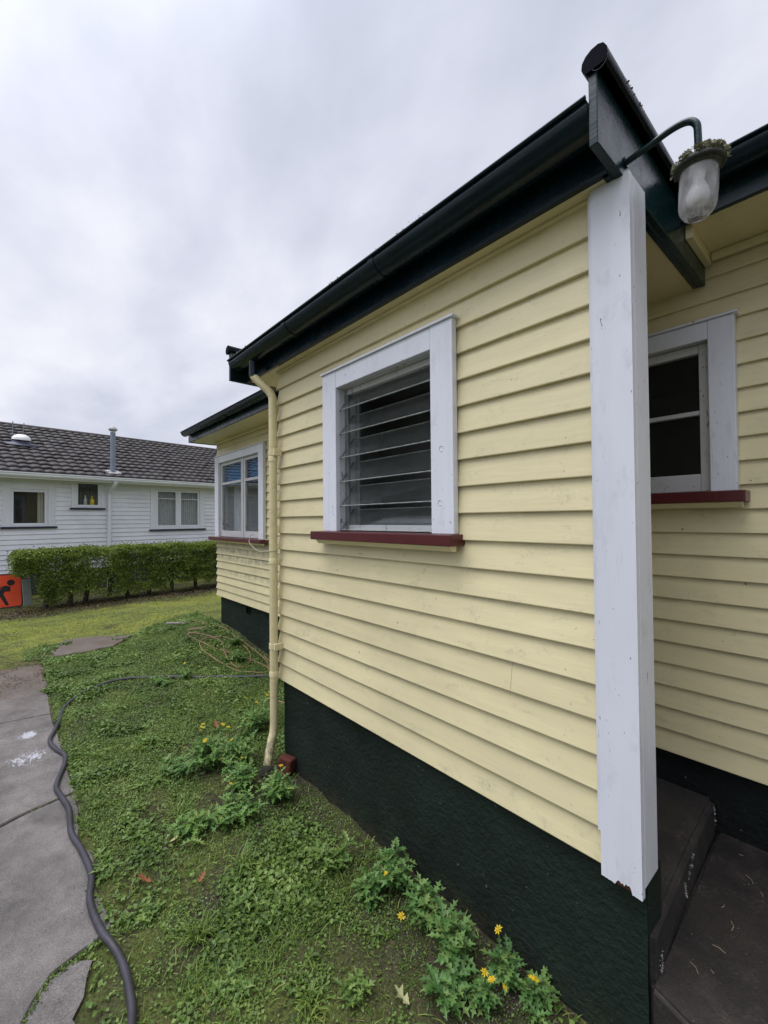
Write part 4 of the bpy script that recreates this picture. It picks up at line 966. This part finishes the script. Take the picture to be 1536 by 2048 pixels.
# curtains behind far window
def curtain(A0, A1, B, h0, h1, mat, parent, folds=8, amp=.018, name='curtain'):
    m = MB(); n = folds*8; vs = []
    for i in range(n+1):
        a = A0+(A1-A0)*i/n; d = math.sin(i/8*2*PI)*amp+math.sin(i*.37)*amp*.5
        vs += [W(a, B+d, h0+.008*math.sin(i*.9)), W(a, B+d*.6, h1)]
    m.add(vs, [(2*i, 2*i+2, 2*i+3, 2*i+1) for i in range(n)], True)
    # give it thickness
    m.add([v+Y*.002 for v in vs], [(2*i, 2*i+1, 2*i+3, 2*i+2) for i in range(n)], True)
    return m.build(name, mat, parent)
curtain(4.94, 6.235, 2.395, .50, .835, M_blue, w3, 6, .004)
curtain(5.95, 6.2, 2.50, -.2, .50, M_curt, w3, 3, .02)
# ---- downpipe
mb = MB(); mb.tube([W(2.80, 1.268, 1.095), W(2.80, 1.268, .985)], .030, 16); mb.build('gutter_outlet', M_green, house)
mb = MB(); path_ = catmull([W(2.80, 1.268, 1.000), W(2.795, 1.272, .985), W(2.76, 1.305, .935), W(2.725, 1.342, .885), W(2.706, 1.36, .84), W(2.704, 1.362, .78)], 5)+[W(2.704, 1.362, h) for h in (.4, .0, -.4, -.8, -1.2)]+catmull([W(2.704, 1.362, -1.36), W(2.70, 1.355, -1.42), W(2.685, 1.33, -1.48), W(2.652, 1.285, -1.60)], 5)
mb.tube(path_, .0275, 18)
for h_ in (.435, -1.02, -.26): mb.tube([W(2.704, 1.362, h_-.035), W(2.704, 1.362, h_+.0), W(2.704, 1.362, h_+.004)], [.0305, .0305, .028], 18)
dp = mb.build('downpipe', board_paint('cream_pipe_paint', (.63, .55, .31), 9.0, 0, (.16, .14, .09), amt=.8, foot=True), house)
for h_ in (.46, -.85):
    m = MB(); m.tube([W(2.704, 1.362, h_-.018), W(2.704, 1.362, h_+.018)], .0315, 18); m.abb(2.655, 2.675, 1.345, 1.405, h_-.022, h_+.022, .002); m.build('pipe_bracket', M_cream, dp)
m = MB(); m.lathe([(.03, 0), (.05, .01), (.052, .03), (.047, .032), (.03, .014)], W(2.65, 1.285, -1.665), 16); m.build('drain_collar', M_landing, house)
# ---- porch step block
def stepblock(name, pts, h0, h1, mat, parent, bev=.02):
    bm = bmesh.new(); vs = [bm.verts.new(W(a, b, h1)) for a, b in pts]; f = bm.faces.new(vs)
    r = bmesh.ops.extrude_face_region(bm, geom=[f]); 
    for v in r['geom']:
        if isinstance(v, bmesh.types.BMVert): v.co.z = EYE+h0
    bmesh.ops.recalc_face_normals(bm, faces=bm.faces[:])
    ed = [e for e in bm.edges if all(abs(v.co.z-(EYE+h1)) < 1e-5 for v in e.verts)]+[e for e in bm.edges if abs(e.verts[0].co.z-e.verts[1].co.z) > .05]
    bmesh.ops.bevel(bm, geom=ed, offset=bev, segments=3, affect='EDGES')
    me = bpy.data.meshes.new(name); bm.to_mesh(me); bm.free(); return link(name, me, mat, parent)
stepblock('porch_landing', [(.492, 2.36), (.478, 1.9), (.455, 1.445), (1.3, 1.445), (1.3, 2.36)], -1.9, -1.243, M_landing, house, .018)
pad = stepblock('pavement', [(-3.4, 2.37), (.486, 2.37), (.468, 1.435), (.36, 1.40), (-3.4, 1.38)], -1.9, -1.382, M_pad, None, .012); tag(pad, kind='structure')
# pale cement and paint scars on the step edges
rnd = random.Random(2)
def scar(p, q, w, n, seed):
    r = np.random.default_rng(seed); t = r.random((n, 1)); P = np.array(p)*(1-t)+np.array(q)*t+r.normal(0, w, (n, 3))*np.array([.15, 1, 1])
    D = norm(r.normal(0, 1, (n, 3))+np.array([0, .5, -1.])); Nn = norm(np.cross(D, r.normal(0, 1, (n, 3)))); L = r.uniform(.002, .008, n); V, F = kites(P, D, Nn, L, L*.6)
    return mesh_np('cement_scar', V, F, MATS.get('pale_cement') or simple('pale_cement', (.30, .31, .30), .8), house)
scar(W(.471, 1.93, -1.250), W(.455, 1.79, -1.262), .004, 60, 1); scar(W(.461, 1.77, -1.265), W(.460, 1.79, -1.33), .003, 50, 2); scar(W(.488, 2.32, -1.255), W(.480, 2.29, -1.33), .003, 60, 3); scar(W(.4515, 1.50, -1.30), W(.4515, 1.49, -1.37), .003, 60, 4)
# litter scattered on the pad: straw, twigs
m = MB()
for i in range(26):
    a = rnd.uniform(-.3, .42); b = rnd.uniform(1.45, 2.3); an = rnd.uniform(0, PI); L = rnd.uniform(.01, .045)
    c = W(a, b, -1.3785); d = Vector((math.cos(an), math.sin(an), 0))*L; m.tube([c-d*.5, c+Vector((d.y, -d.x, 0))*.15, c+d*.5], .0011, 4)
tag(m.build('straw_litter', simple('straw', (.28, .23, .15), .8)), 'dry straw and twig litter scattered on the dark porch paving', 'litter', kind='stuff')
r_ = np.random.default_rng(8); n = 900; A = r_.uniform(-1.2, .44, n); B = r_.uniform(1.42, 2.33, n); P = np.stack([-A, B, np.full(n, EYE-1.380)], 1); a = r_.uniform(0, 6.3, n)
D = np.stack([np.cos(a), np.sin(a), r_.uniform(0, .2, n)], 1); Nn = norm(np.stack([r_.normal(0, .2, n), r_.normal(0, .2, n), np.ones(n)], 1)); L = r_.uniform(.002, .007, n)
V, F_ = kites(P, norm(D), Nn, L, L*.7); tag(mesh_np('soil_crumbs', V, F_, M_litter), 'crumbs of soil and leaf on the dark porch paving', 'litter', kind='stuff')

# ------------------------------------------------------------------ outdoor lamp
YL = 1.40; AL_ = .296
lamp = empty('outdoor_lamp', (-.4795, YL, EYE+1.075), label='old bulkhead lamp with dusty glass jar on a curved green arm from the barge board', cat='lamp')
lo = (-.4795, YL, EYE+1.075)
m = MB(lo); arm = catmull([W(.4795, YL, 1.070), W(.42, YL, 1.078), W(.36, YL, 1.088), W(.322, YL, 1.084), W(.302, YL, 1.064), W(.2985, YL, 1.03), W(.2985, YL, .985)], 7)
m.tube(arm, .0092, 14); m.tube([W(.4795, YL, 1.070), W(.474, YL, 1.070)], .016, 14); m.build('arm', M_greenl, lamp)
tilt = Vector((.06, .0, 1)).normalized(); c0 = W(.2965, YL, .945)
m = MB(lo); m.lathe([(.001, .052), (.013, .05), (.016, .035), (.028, .022), (.044, .014), (.057, .004), (.059, -.004), (.055, -.006), (.049, -.004), (.047, -.014), (.001, -.014)], c0, 30, tilt); lid = m.build('lid', simple('weathered_lamp_metal', (.045, .05, .04), .7, .3, .4, 30, .5), lamp)
r_ = np.random.default_rng(12); n = 1500; a = r_.uniform(0, 2*PI, n); rr = .015+.047*np.sqrt(r_.random(n)); zz = .006+np.interp(rr, [.015, .044, .058, .064], [.038, .014, .003, -.006]); k = vnoise(np.cos(a)*2, np.sin(a)*2+rr*30, 2.2, 5) > .40; a, rr, zz = a[k], rr[k], zz[k]; n = len(a)
lump = .008*vnoise(np.cos(a)*3, np.sin(a)*3, 1.7, 9)
P = np.stack([rr*np.cos(a), rr*np.sin(a), zz+lump], 1)+np.array(c0-Vector(lo)); D = norm(r_.normal(0, 1, (n, 3))+np.array([0, 0, .5])); Nn = norm(np.cross(D, r_.normal(0, 1, (n, 3)))); L = r_.uniform(.005, .013, n)
V, F_ = kites(P, D, Nn, L, L*.85); tag(mesh_np('lichen', V, F_, M_lichen, lid), kind='stuff')
rj = .0445; prof = [(rj*.97, -.0145), (rj, -.03), (rj*1.01, -.07), (rj*.99, -.10)]+[(rj*.99*math.cos(t), -.10-.046*math.sin(t)) for t in [PI/2*k/8 for k in range(1, 9)]]
m = MB(lo); m.lathe(prof, c0, 32, tilt); m.build('glass_jar', M_jar, lamp)
m = MB(lo); m.lathe([(.014, -.015), (.014, -.035), (.012, -.04), (.022, -.06), (.028, -.08), (.024, -.098), (.012, -.108), (.001, -.11)], c0, 20, tilt); m.build('bulb', M_bulb, lamp)

# ------------------------------------------------------------------ hoses, brick, wire, edging
def gtube(name, pts, r, mat, label, cat, lift=0.0, sub=6, wob=0):
    P = catmull([(-a, b, 0) for a, b in pts], sub); out = []
    for p in P:
        A, B = -p.x, p.y
        zg = float(gz(A, B)) if (B > .31 or A > 6.6) else .002
        out.append(Vector((p.x, p.y, zg+r+lift)))
    # soften vertical steps
    for _ in range(3):
        zs = [v.z for v in out]
        for i in range(1, len(out)-1): out[i].z = max(zs[i], (zs[i-1]+zs[i]+zs[i+1])/3)
    m = MB(); m.tube(out, r, 12); o = m.build(name, mat); tag(o, label, cat); return o
gtube('black_hose', [(-4, -1.2), (-2.5, -.7), (-.8, -.62), (.3, -.42), (1.0, -.06), (1.38, .22), (1.62, .31), (1.77, .33), (1.92, .325), (2.07, .29), (2.26, .275), (2.43, .30), (2.64, .285), (2.82, .26), (3.05, .27), (3.22, .25), (3.38, .235), (3.63, .295), (3.78, .31), (3.92, .27), (4.1, .245), (4.3, .29), (4.48, .33), (4.75, .38), (4.93, .46), (5.06, .58), (5.15, .71), (5.17, .88), (5.13, 1.03), (5.0, 1.27), (4.72, 1.5), (4.5, 1.75), (4.25, 2.1), (4.2, 2.2)],
      .0145, M_hose, 'thick black rubber hose winding along the path edge and across the lawn', 'hose')
th = [(6.9, 2.0), (6.6, 2.12), (6.35, 2.17), (6.2, 2.05), (6.35, 1.9), (6.1, 2.24), (5.6, 2.26), (5.2, 2.28), (4.9, 2.27), (4.6, 2.24), (4.4, 2.12), (4.6, 1.9), (5.0, 1.82), (5.5, 1.80), (5.75, 1.9), (5.7, 2.08), (5.45, 2.2), (5.1, 2.22), (4.75, 2.1), (4.7, 1.92), (5.1, 1.95), (5.5, 2.05), (5.9, 1.98), (6.2, 1.86), (5.9, 1.84), (5.4, 1.92), (4.9, 2.1), (4.4, 2.2), (4.1, 2.1), (3.85, 1.92), (3.65, 1.86), (3.5, 1.95), (3.6, 2.12), (3.9, 2.2), (4.3, 2.27), (4.8, 2.29)]
gtube('garden_hose', th, .0065, M_those, 'tangled tan garden hose beside the far foundation', 'hose', .010, 7)
m = MB(); m.bbox((-.05, -.035, 0), (.05, .035, .125), .012)
bk = m.build('brick', M_brick); bk.location = (-2.565, 1.365, float(gz(2.56, 1.36))-.01); bk.rotation_euler = (R(-8), R(6), R(25)); tag(bk, 'weathered reddish brick standing against the foundation beside the downpipe foot', 'brick')
m = MB(); m.tube(catmull([W(2.71, 1.325, -.205), W(2.80, 1.31, -.215), W(2.91, 1.31, -.19), W(3.0, 1.32, -.15), W(2.98, 1.33, -.105), W(2.90, 1.33, -.10), W(2.82, 1.335, -.125), W(2.745, 1.34, -.135)], 6), .0022, 6); m.tube([W(2.704, 1.362, -.207)+Vector((math.cos(t), math.sin(t), 0))*.0295 for t in [2*PI*k/18 for k in range(19)]], .002, 5)
tag(m.build('wire', simple('pale_wire', (.42, .38, .28), .5)), 'loop of pale wire tied round the downpipe below the far window', 'wire')
m = MB(); m.bbox((-.30, -.03, 0), (.30, .03, .02), .003); o = m.build('timber_batten', simple('weathered_grey_timber', (.20, .18, .17), .85, .2, .3, 8)); o.location = (-6.72, 2.0, float(gz(6.72, 2.0))+.0); o.rotation_euler = (0, R(1), math.atan2(.34, .26)); tag(o, 'weathered grey timber strip lying in the grass near the far corner of the house', 'timber')

# ------------------------------------------------------------------ neighbour frame
TH = R(81.5); ND = 12.3
def NB(u, d, z=0):   # u along neighbour wall, d = distance from eye line (perpendicular), z above ground
    return Vector((-(u*math.cos(TH)+d*math.sin(TH)), u*math.sin(TH)-d*math.cos(TH), z))
ux = (NB(1, 0)-NB(0, 0)); ny = (NB(0, 1)-NB(0, 0))   # ux: right, ny: away
k = ND/11.3
nh = empty('neighbour_house', NB(0, ND, 0), math.atan2(ux.y, ux.x), label='white weatherboard house with brown tiled roof behind the hedge', cat='house')
def nwins():
    # (u0,u1,h0,h1) casing, glasses, sill
    return [((1.601*k, 2.46*k, -.085*k+EYE, .788*k+EYE), [(1.777*k, 2.28*k, -.014*k+EYE, .627*k+EYE)], 'dark'),
            ((2.741*k, 3.36*k, .315*k+EYE, .905*k+EYE), [(2.87*k, 3.254*k, .384*k+EYE, .852*k+EYE)], 'small'),
            ((4.369*k, 5.75*k, -.20*k+EYE, .86*k+EYE), [(4.558*k, 4.989*k, -.10*k+EYE, .745*k+EYE), (5.131*k, 5.57*k, -.10*k+EYE, .745*k+EYE)], 'net')]
Zs = EYE+.99*k-.10     # soffit height
wins = nwins(); m = MB()
clad(m, (-10, 0, .516), X, -Y, 22, .516, Zs, .108, [(w[0][0]+10+.05, w[0][1]+10-.05, w[0][2]+.05, w[0][3]-.05) for w in wins], joints=False, T=.024)
m.build('wall', M_white_board, nh)
m = MB(); m.box((-10, .01, -.2), (12, .03, .515)); m.build('foundation', simple('dark_plinth', (.03, .035, .042), .8), nh)
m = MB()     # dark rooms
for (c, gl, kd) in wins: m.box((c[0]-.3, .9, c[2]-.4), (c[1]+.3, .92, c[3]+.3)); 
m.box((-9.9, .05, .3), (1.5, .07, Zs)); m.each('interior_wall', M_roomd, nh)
for ci, (c, gl, kd) in enumerate(wins):
    u0, u1, z0, z1 = c; m = MB(); yb = -.035
    gu0 = min(g[0] for g in gl); gu1 = max(g[1] for g in gl); gz0 = gl[0][2]; gz1 = gl[0][3]
    m.bbox((u0, yb, z0), (gu0-.06, .02, z1), .004); m.bbox((gu1+.06, yb, z0), (u1, .02, z1), .004)
    m.bbox((gu0-.0595, yb+.001, gz1+.06), (gu1+.0595, .02, z1-.001), .004); m.bbox((gu0-.0595, yb+.001, z0), (gu1+.0595, .02, gz0-.05), .004)
    w = m.build('window', M_nwhite, nh)
    m = MB()
    m.bbox((gu0-.059, -.015, gz0-.049), (gu0, .03, gz1+.059), .004); m.bbox((gu1, -.015, gz0-.049), (gu1+.059, .03, gz1+.059), .004)
    m.bbox((gu0+.0005, -.014, gz1), (gu1-.0005, .03, gz1+.058), .004); m.bbox((gu0+.0005, -.014, gz0-.048), (gu1-.0005, .03, gz0), .004)
    if kd == 'net':
        m.bbox((gl[0][1], -.018, gz0+.0005), (gl[1][0], .03, gz1-.0005), .004)
        for g in gl: m.bbox((g[0]+.0005, -.006, gz1-.20), (g[1]-.0005, .03, gz1-.178), .002)
    m.build('sash', M_nwhite, w)
    for g in gl:
        m = MB(); m.box((g[0]-.005, .008, g[2]-.005), (g[1]+.005, .012, g[3]+.005)); m.build('pane', M_glassk, w)
    m = MB(); m.bbox((u0-.03, -.07, z0-.045), (u1+.03, .02, z0-.0005), .004); m.build('sill', M_navy, w)
    def ncurt(a, b, z0, z1, mat, folds, amp=.02):
        m = MB(); n = folds*6; vs = []
        for i in range(n+1):
            x = a+(b-a)*i/n; d = .10+math.sin(i/6*2*PI)*amp
            vs += [(x, d, z0), (x, d, z1)]
        m.add(vs, [(2*i, 2*i+2, 2*i+3, 2*i+1) for i in range(n)], True); m.add([(v[0], v[1]+.003, v[2]) for v in vs], [(2*i, 2*i+1, 2*i+3, 2*i+2) for i in range(n)], True); m.build('curtain', mat, w)
    if kd == 'net':
        for g in gl: ncurt(g[0]-.03, g[1]+.03, gz0-.02, gz1+.02, M_curt, 9)
    elif kd == 'dark': ncurt(gu1-.11, gu1+.05, gz0-.02, gz1+.03, M_curtc, 3, .015)
    else: ncurt(gu0-.03, gu1+.03, gz0-.02, gz1+.02, simple('grey_net_curtain', (.12, .12, .12), .8), 8)
# eaves gutter + soffit
m = MB(); m.box((-10.3, -.45, Zs), (12.3, .05, Zs+.015)); m.build('soffit', M_nwhite, nh)
m = MB(); pr = [(0, 0), (-.06, 0), (-.085, .03), (-.085, .055), (-.10, .075), (-.10, .095), (-.09, .095), (-.085, .08), (0, .08)]
m.extrude(pr, (-10.3, -.46, Zs+.005), (12.3, -.46, Zs+.005), Y, Z); m.box((-10.3, -.459, Zs-.03), (12.3, -.445, Zs+.10)); m.build('gutter', M_nwhite, nh)
# tiled roof
def tiles():
    pitch = R(23.5); y0, z0 = -.52, Zs+.095; run = 3.75; course = .29; wave = .20; nc = int(run/math.cos(pitch)/course)
    V = []; Fq = []; U = np.arange(-10.4, 12.4, wave/8); nu = len(U)
    h = .024*np.abs(np.sin(PI*U/wave))
    rows = []
    r = np.random.default_rng(5)
    for c in range(nc):
        for (t, lift) in ((0, .032), (1, .0)):
            s = (c+t)*course+(0.0 if t == 0 else .02); jit = r.uniform(-.007, .007, nu//8+1).repeat(8)[:nu]
            rows.append((s, h*(1.0 if t == 0 else .9)+lift+jit))
        rows_ = None
    allr = []
    for i, (s, hh) in enumerate(rows):
        if i % 2 == 0: allr.append((s, hh-.05))
        allr.append((s, hh))
    for s, hh in allr:
        y = y0+s*math.cos(pitch)-hh*math.sin(pitch); z = z0+s*math.sin(pitch)+hh*math.cos(pitch)
        V.append(np.stack([U, y, z], 1))
    V = np.concatenate(V); nr = len(allr); i, j = np.meshgrid(np.arange(nr-1), np.arange(nu-1), indexing='ij'); q = (i*nu+j).ravel()
    Fq = np.stack([q, q+1, q+nu+1, q+nu], 1)
    o = mesh_np('roof', V, Fq, M_tile, nh)
    ye = y0+nc*course*math.cos(pitch); ze = z0+nc*course*math.sin(pitch)
    m = MB(); m.tube([(-10.4, ye+.02, ze+.0), (12.4, ye+.02, ze+.0)], .07, 12); m.build('ridge_cap', M_tile, o)
    m = MB(); m.add([(-10.4, ye+.02, ze+.0), (12.4, ye+.02, ze+.0), (12.4, 2*ye+.5, z0), (-10.4, 2*ye+.5, z0)], [(0, 1, 2, 3)]); m.add([(-10.35, y0+.1, z0), (-10.35, ye, ze-.03), (-10.35, 2*ye+.4, z0)], [(0, 1, 2)])
    m.add([(-10, 7.0, -.2), (12, 7.0, -.2), (12, 7.0, z0), (-10, 7.0, z0)], [(0, 1, 2, 3)]); m.add([(-10, 0, -.2), (-10, 7, -.2), (-10, 7, z0), (-10, 0, z0)], [(0, 1, 2, 3)]); m.build('wall', M_white_board, nh)
    return y0, z0, pitch, ye, ze
y0r, z0r, pt, ye, ze = tiles()
# downpipe, flue, roof vent, antenna
m = MB(); ud = 3.464*k; m.tube([(ud, -.50, Zs+.0), (ud, -.50, Zs-.06), (ud, -.08, Zs-.22), (ud, -.06, Zs-.3)]+[(ud, -.06, z) for z in (2.0, 1.5, 1.0, .5, .0)], .045, 14)
m.tube([(ud, -.06, EYE+.17), (ud, -.06, EYE+.23)], .052, 14); dpn = m.build('downpipe', M_nwhite, nh)
m = MB(); m.bbox((ud-.16, -.03, EYE+.17), (ud+.16, -.012, EYE+.20), .002); m.build('pipe_bracket', M_nwhite, dpn)
def roofz(y): return z0r+(y-y0r)*math.tan(pt)
uf = 3.50*k; yf = -.18
m = MB(); m.tube([(uf, yf, roofz(yf)-.1), (uf, yf, roofz(yf)+1.02)], .058, 16); fl = m.build('flue', M_galv, nh)
m = MB(); m.lathe([(.075, 0), (.10, .03), (.10, .05), (.04, .12), (.001, .14)], (uf, yf, roofz(yf)+1.05), 16); m.build('flue_cap', M_lead, fl)
m = MB(); 
for i in range(9):
    a = 2*PI*i/9; m.lathe([(.001, .03), (.07, .02), (.10, .0), (.09, -.02)], (uf+.11*math.cos(a), yf+.10*math.sin(a), roofz(yf+.10*math.sin(a))+.015), 8)
m.build('flashing', M_lead, fl)
uv_, yv = 2.30, 1.45
m = MB(); m.lathe([(.34, 0), (.33, .03), (.19, .04), (.18, .10)], (uv_, yv, roofz(yv)+.01), 24, (0, -.25, 1)); rv = m.build('roof_vent', M_navy, nh)
m = MB(); m.lathe([(.19, 0), (.18, .05), (.14, .10), (.07, .13), (.001, .135)], (uv_, yv-.03, roofz(yv)+.12), 24, (0, -.15, 1)); m.build('vent_dome', M_whitep, rv)
m = MB(); m.tube([(2.28, yv+.9, roofz(yv+.9)-.2), (2.28, yv+.9, 4.30)], .012, 6); m.tube([(2.47, yv+.9, roofz(yv+.9)-.2), (2.51, yv+.9, 4.29)], .012, 6); m.each('antenna', M_galv, nh)
# bottles on the small window sill of the neighbour
def bottle(lbl, u, h, r, mat):
    p = NB(u, ND+.05, EYE+.384*k); o_ = MB(); o_.lathe([(.001, 0), (r, .0), (r, h*.55), (r*.5, h*.72), (r*.4, h*.95), (r*.45, h), (.001, h)], (0, 0, 0), 12)
    o = o_.build('bottle', mat); o.location = p; tag(o, lbl, 'bottle')
bottle('tall yellow bottle behind the small window of the white house', 3.15*k, .22, .05, M_yel)
bottle('white bottle left of the yellow one behind the small window of the white house', 3.02*k, .23, .035, M_whitep)
bottle('dark blue bottle at the left end of the sill of the white house', 2.93*k, .18, .035, M_navyp)

# ------------------------------------------------------------------ hedge
def hedge():
    HD = 9.85; u0, u1 = 1.56, 8.6; root = empty('hedge', NB((u0+u1)/2, HD+.4, .02), math.atan2(ux.y, ux.x), label='clipped green privet hedge in front of the white house', cat='hedge')
    um = (u0+u1)/2
    rng = np.random.default_rng(21)
    n = 190000; U = rng.uniform(u0, u1, n); top = 1.085+.05*(vnoise(U, U*0, 3, 2)-.5)
    Tn = .82
    # bias to shell
    Dd = rng.random(n); side = rng.random(n)
    d = np.where(side < .50, np.abs(rng.normal(0, .055, n)), rng.uniform(0, Tn, n))
    zl = -.12+.34*vnoise(U, U*0, 2.3, 7)+.16*vnoise(U, U*0, 8, 3)-.15*ss(U, 5.5, 7.5)
    zl = np.where(U < u0+.85, .05+.25*vnoise(U, U*0, 5, 8), zl); zl = np.where(U < u0+.36, .62+.1*vnoise(U, U*0, 9, 8), zl)
    z = np.where((side > .50) & (side < .82), top-np.abs(rng.normal(0, .045, n)), zl+(top-zl)*rng.random(n)**.85)
    bul = .17*(vnoise(U, z*1.6, 2.0, 4)-.5)+.09*(vnoise(U, z*2, 6, 4)-.5)
    # rounded top edge and left end
    rt_ = .10*ss(z, top-.12, top); d = d+bul+rt_*(d < .4)
    endr = np.clip((u0+.18-U)/.18, 0, 1); keep = (z < top-.10*endr**2) & (d > .08*endr) 
    # gaps
    gap = vnoise(U, z, 3.1, 15)*.6+vnoise(U, z, 8, 16)*.4
    keep &= ~((gap > .64) & (z < top-.45) & (rng.random(n) < .8))
    keep &= ~((gap > .85) & (rng.random(n) < .4))
    U, d, z = U[keep], d[keep], z[keep]; n = len(U); top_k = .95
    stray = (rng.random(n) < .05)*rng.uniform(0, .09, n); P = np.stack([U-um, d-.4-stray*.6, z+stray*(z > top_k)], 1); D = norm(np.stack([rng.normal(0, 1, n), rng.normal(-.5, .8, n), rng.normal(.45, .7, n)], 1)); Nn = norm(np.cross(D, rng.normal(0, 1, (n, 3)))); L = rng.uniform(.022, .045, n)
    V, F = kites(P, D, Nn, L, L*rng.uniform(.5, .7, n)); mesh_np('foliage', V, F, M_hedge, root)
    # light new growth along the top
    n = 9000; U = rng.uniform(u0+.1, u1, n); z = 1.085+.03*(vnoise(U, U*0, 3, 2)-.5)+rng.uniform(-.05, .02, n); P = np.stack([U-um, rng.uniform(.05, .8, n)-.4, z], 1)
    D = norm(np.stack([rng.normal(0, .6, n), rng.normal(0, .6, n), np.ones(n)], 1)); Nn = norm(np.cross(D, rng.normal(0, 1, (n, 3)))); L = rng.uniform(.02, .04, n)
    V, F = kites(P, D, Nn, L, L*.5); mesh_np('new_growth', V, F, leaf_mat('hedge_new_growth', [(.14, .20, .03), (.22, .29, .05)], .4), root)
    us = [2.1, 2.45, 2.75, 3.15, 3.5, 3.95, 4.45, 5.0, 5.6, 6.2, 6.8, 7.4, 8.0]
    for i, u in enumerate(us):
        rnd = random.Random(i); m = MB(); c = Vector((u-um, rnd.uniform(-.1, .1), -.05)); p1 = c+Vector((rnd.uniform(-.05, .05), 0, .4)); m.tube(catmull([c, p1, p1+Vector((rnd.uniform(-.1, .1), 0, .35))], 4), [.05-.003*q for q in range(9)], 8)
        for j in range(4):
            b = c.lerp(p1, rnd.uniform(.4, 1)); e = b+Vector((rnd.uniform(-.28, .28), rnd.uniform(-.2, .2), rnd.uniform(.3, .5))); m.tube(catmull([b, b.lerp(e, .5)+Vector((0, 0, .05)), e], 3), [.02-.002*q for q in range(7)], 6)
        m.build('trunk', M_bark, root)
hedge()
# leaf litter under the hedge
r_ = np.random.default_rng(33); n = 9000; U = r_.uniform(.2, 8, n); Dd = 9.55+r_.normal(.35, .3, n); pts = [None]
AA = U*math.cos(TH)+Dd*math.sin(TH); BB = U*math.sin(TH)-Dd*math.cos(TH); P = np.stack([-AA, BB, gz(AA, BB)+r_.uniform(.0, .02, n)], 1); a = r_.uniform(0, 6.3, n)
D = norm(np.stack([np.cos(a), np.sin(a), r_.uniform(-.1, .5, n)], 1)); Nn = norm(np.stack([r_.normal(0, .5, n), r_.normal(0, .5, n), np.ones(n)], 1)); L = r_.uniform(.02, .045, n)
V, F_ = kites(P, D, Nn, L, L*.6); tag(mesh_np('leaf_litter', V, F_, M_litter), 'brown dead leaf litter along the foot of the hedge', 'leaf litter', kind='stuff')
# dirt and leaves on the far end of the path
r_ = np.random.default_rng(34); n = 2600; AA = r_.uniform(5.3, 7.1, n); BB = r_.normal(.35, .25, n); kk = (vnoise(AA, BB, 4, 3) > .45) & (r_.random(n) < ss(AA, 5.2, 6.6)); AA, BB = AA[kk], BB[kk]; n = len(AA)
P = np.stack([-AA, BB, np.maximum(gz(AA, BB), 0)+r_.uniform(0, .012, n)], 1); a = r_.uniform(0, 6.3, n); D = norm(np.stack([np.cos(a), np.sin(a), r_.uniform(-.1, .4, n)], 1)); Nn = norm(np.stack([r_.normal(0, .4, n), r_.normal(0, .4, n), np.ones(n)], 1)); L = r_.uniform(.01, .03, n)
V, F_ = kites(P, D, Nn, L, L*.7); tag(mesh_np('soil_clods', V, F_, M_litter), 'dark soil and dead leaves spread over the far end of the path', 'litter', kind='stuff')

# ------------------------------------------------------------------ road works sign leaning by the hedge
sg = empty('road_works_sign', NB(1.487, 10.65, .05), math.atan2(ux.y, ux.x), label='square orange road works sign with black digging figure leaning beside the hedge', cat='sign')
sg.scale = (.84, .84, .84)
SR = Matrix.Rotation(R(-9), 4, 'X')
def sgb(m, pts2, y0, y1):
    n = len(pts2); vs = [SR@Vector((x, y0, z)) for x, z in pts2]+[SR@Vector((x, y1, z)) for x, z in pts2]
    m.add(vs, [tuple(range(n)), tuple(reversed(range(n, 2*n)))]+[(i, (i+1) % n, n+(i+1) % n, n+i) for i in range(n)])
def rrect(x0, z0, x1, z1, r, n=6):
    o = []
    for cx, cz, a0 in ((x1-r, z0+r, -90), (x1-r, z1-r, 0), (x0+r, z1-r, 90), (x0+r, z0+r, 180)):
        for k_ in range(n+1): a = R(a0+90*k_/n); o.append((cx+r*math.cos(a), cz+r*math.sin(a)))
    return o
m = MB(); sgb(m, rrect(-.40, 0, .40, .76, .05), -.006, .006); pn = m.build('panel', M_orange, sg)
m = MB(); o1 = rrect(-.40, 0, .40, .76, .05); o2 = rrect(-.378, .022, .378, .738, .04)
for i in range(len(o1)):
    j = (i+1) % len(o1); sgb(m, [o1[i], o1[j], o2[j], o2[i]], -.009, -.0065)
m.build('border', M_black, pn)
m = MB()
def disc(cx, cz, r): sgb(m, [(cx+r*math.cos(2*PI*k_/20), cz+r*math.sin(2*PI*k_/20)) for k_ in range(20)], -.009, -.0065)
disc(.20, .555, .068)
sgb(m, [(.10, .50), (.19, .47), (.185, .36), (.10, .37), (-.02, .20), (-.12, .22), (-.03, .38)], -.009, -.0065)           # trunk
sgb(m, [(-.02, .20), (-.12, .22), (-.16, .05), (-.08, .05)], -.0095, -.0066); sgb(m, [(.06, .33), (.02, .24), (.10, .06), (.16, .06)], -.0095, -.0066)
sgb(m, [(.11, .50), (.06, .47), (-.16, .36), (-.16, .42)], -.0098, -.0067)     # arm
sgb(m, [(-.10, .44), (-.08, .42), (-.26, .14), (-.28, .16)], -.0100, -.0068)   # shovel
sgb(m, [(-.34, .06), (-.20, .06), (-.25, .15), (-.29, .15)], -.0100, -.0068)
m.build('pictogram', M_black, pn)
m = MB(); m.box((-.36, .10, -.03), (-.32, .13, .74)); m.box((.32, .10, -.03), (.36, .13, .74)); m.each('stand', M_galv, sg)
m = MB(); m.bbox((-.065, -.02, 0), (.065, .02, .50), .004); o = m.build('leaning_board', M_grey); o.location = NB(1.865, 10.45, .08); o.rotation_euler = (R(-10), R(-2), math.atan2(ux.y, ux.x)); tag(o, 'grey board standing between the orange sign and the hedge', 'board')
S.cycles.max_bounces = 8; S.cycles.transparent_max_bounces = 16
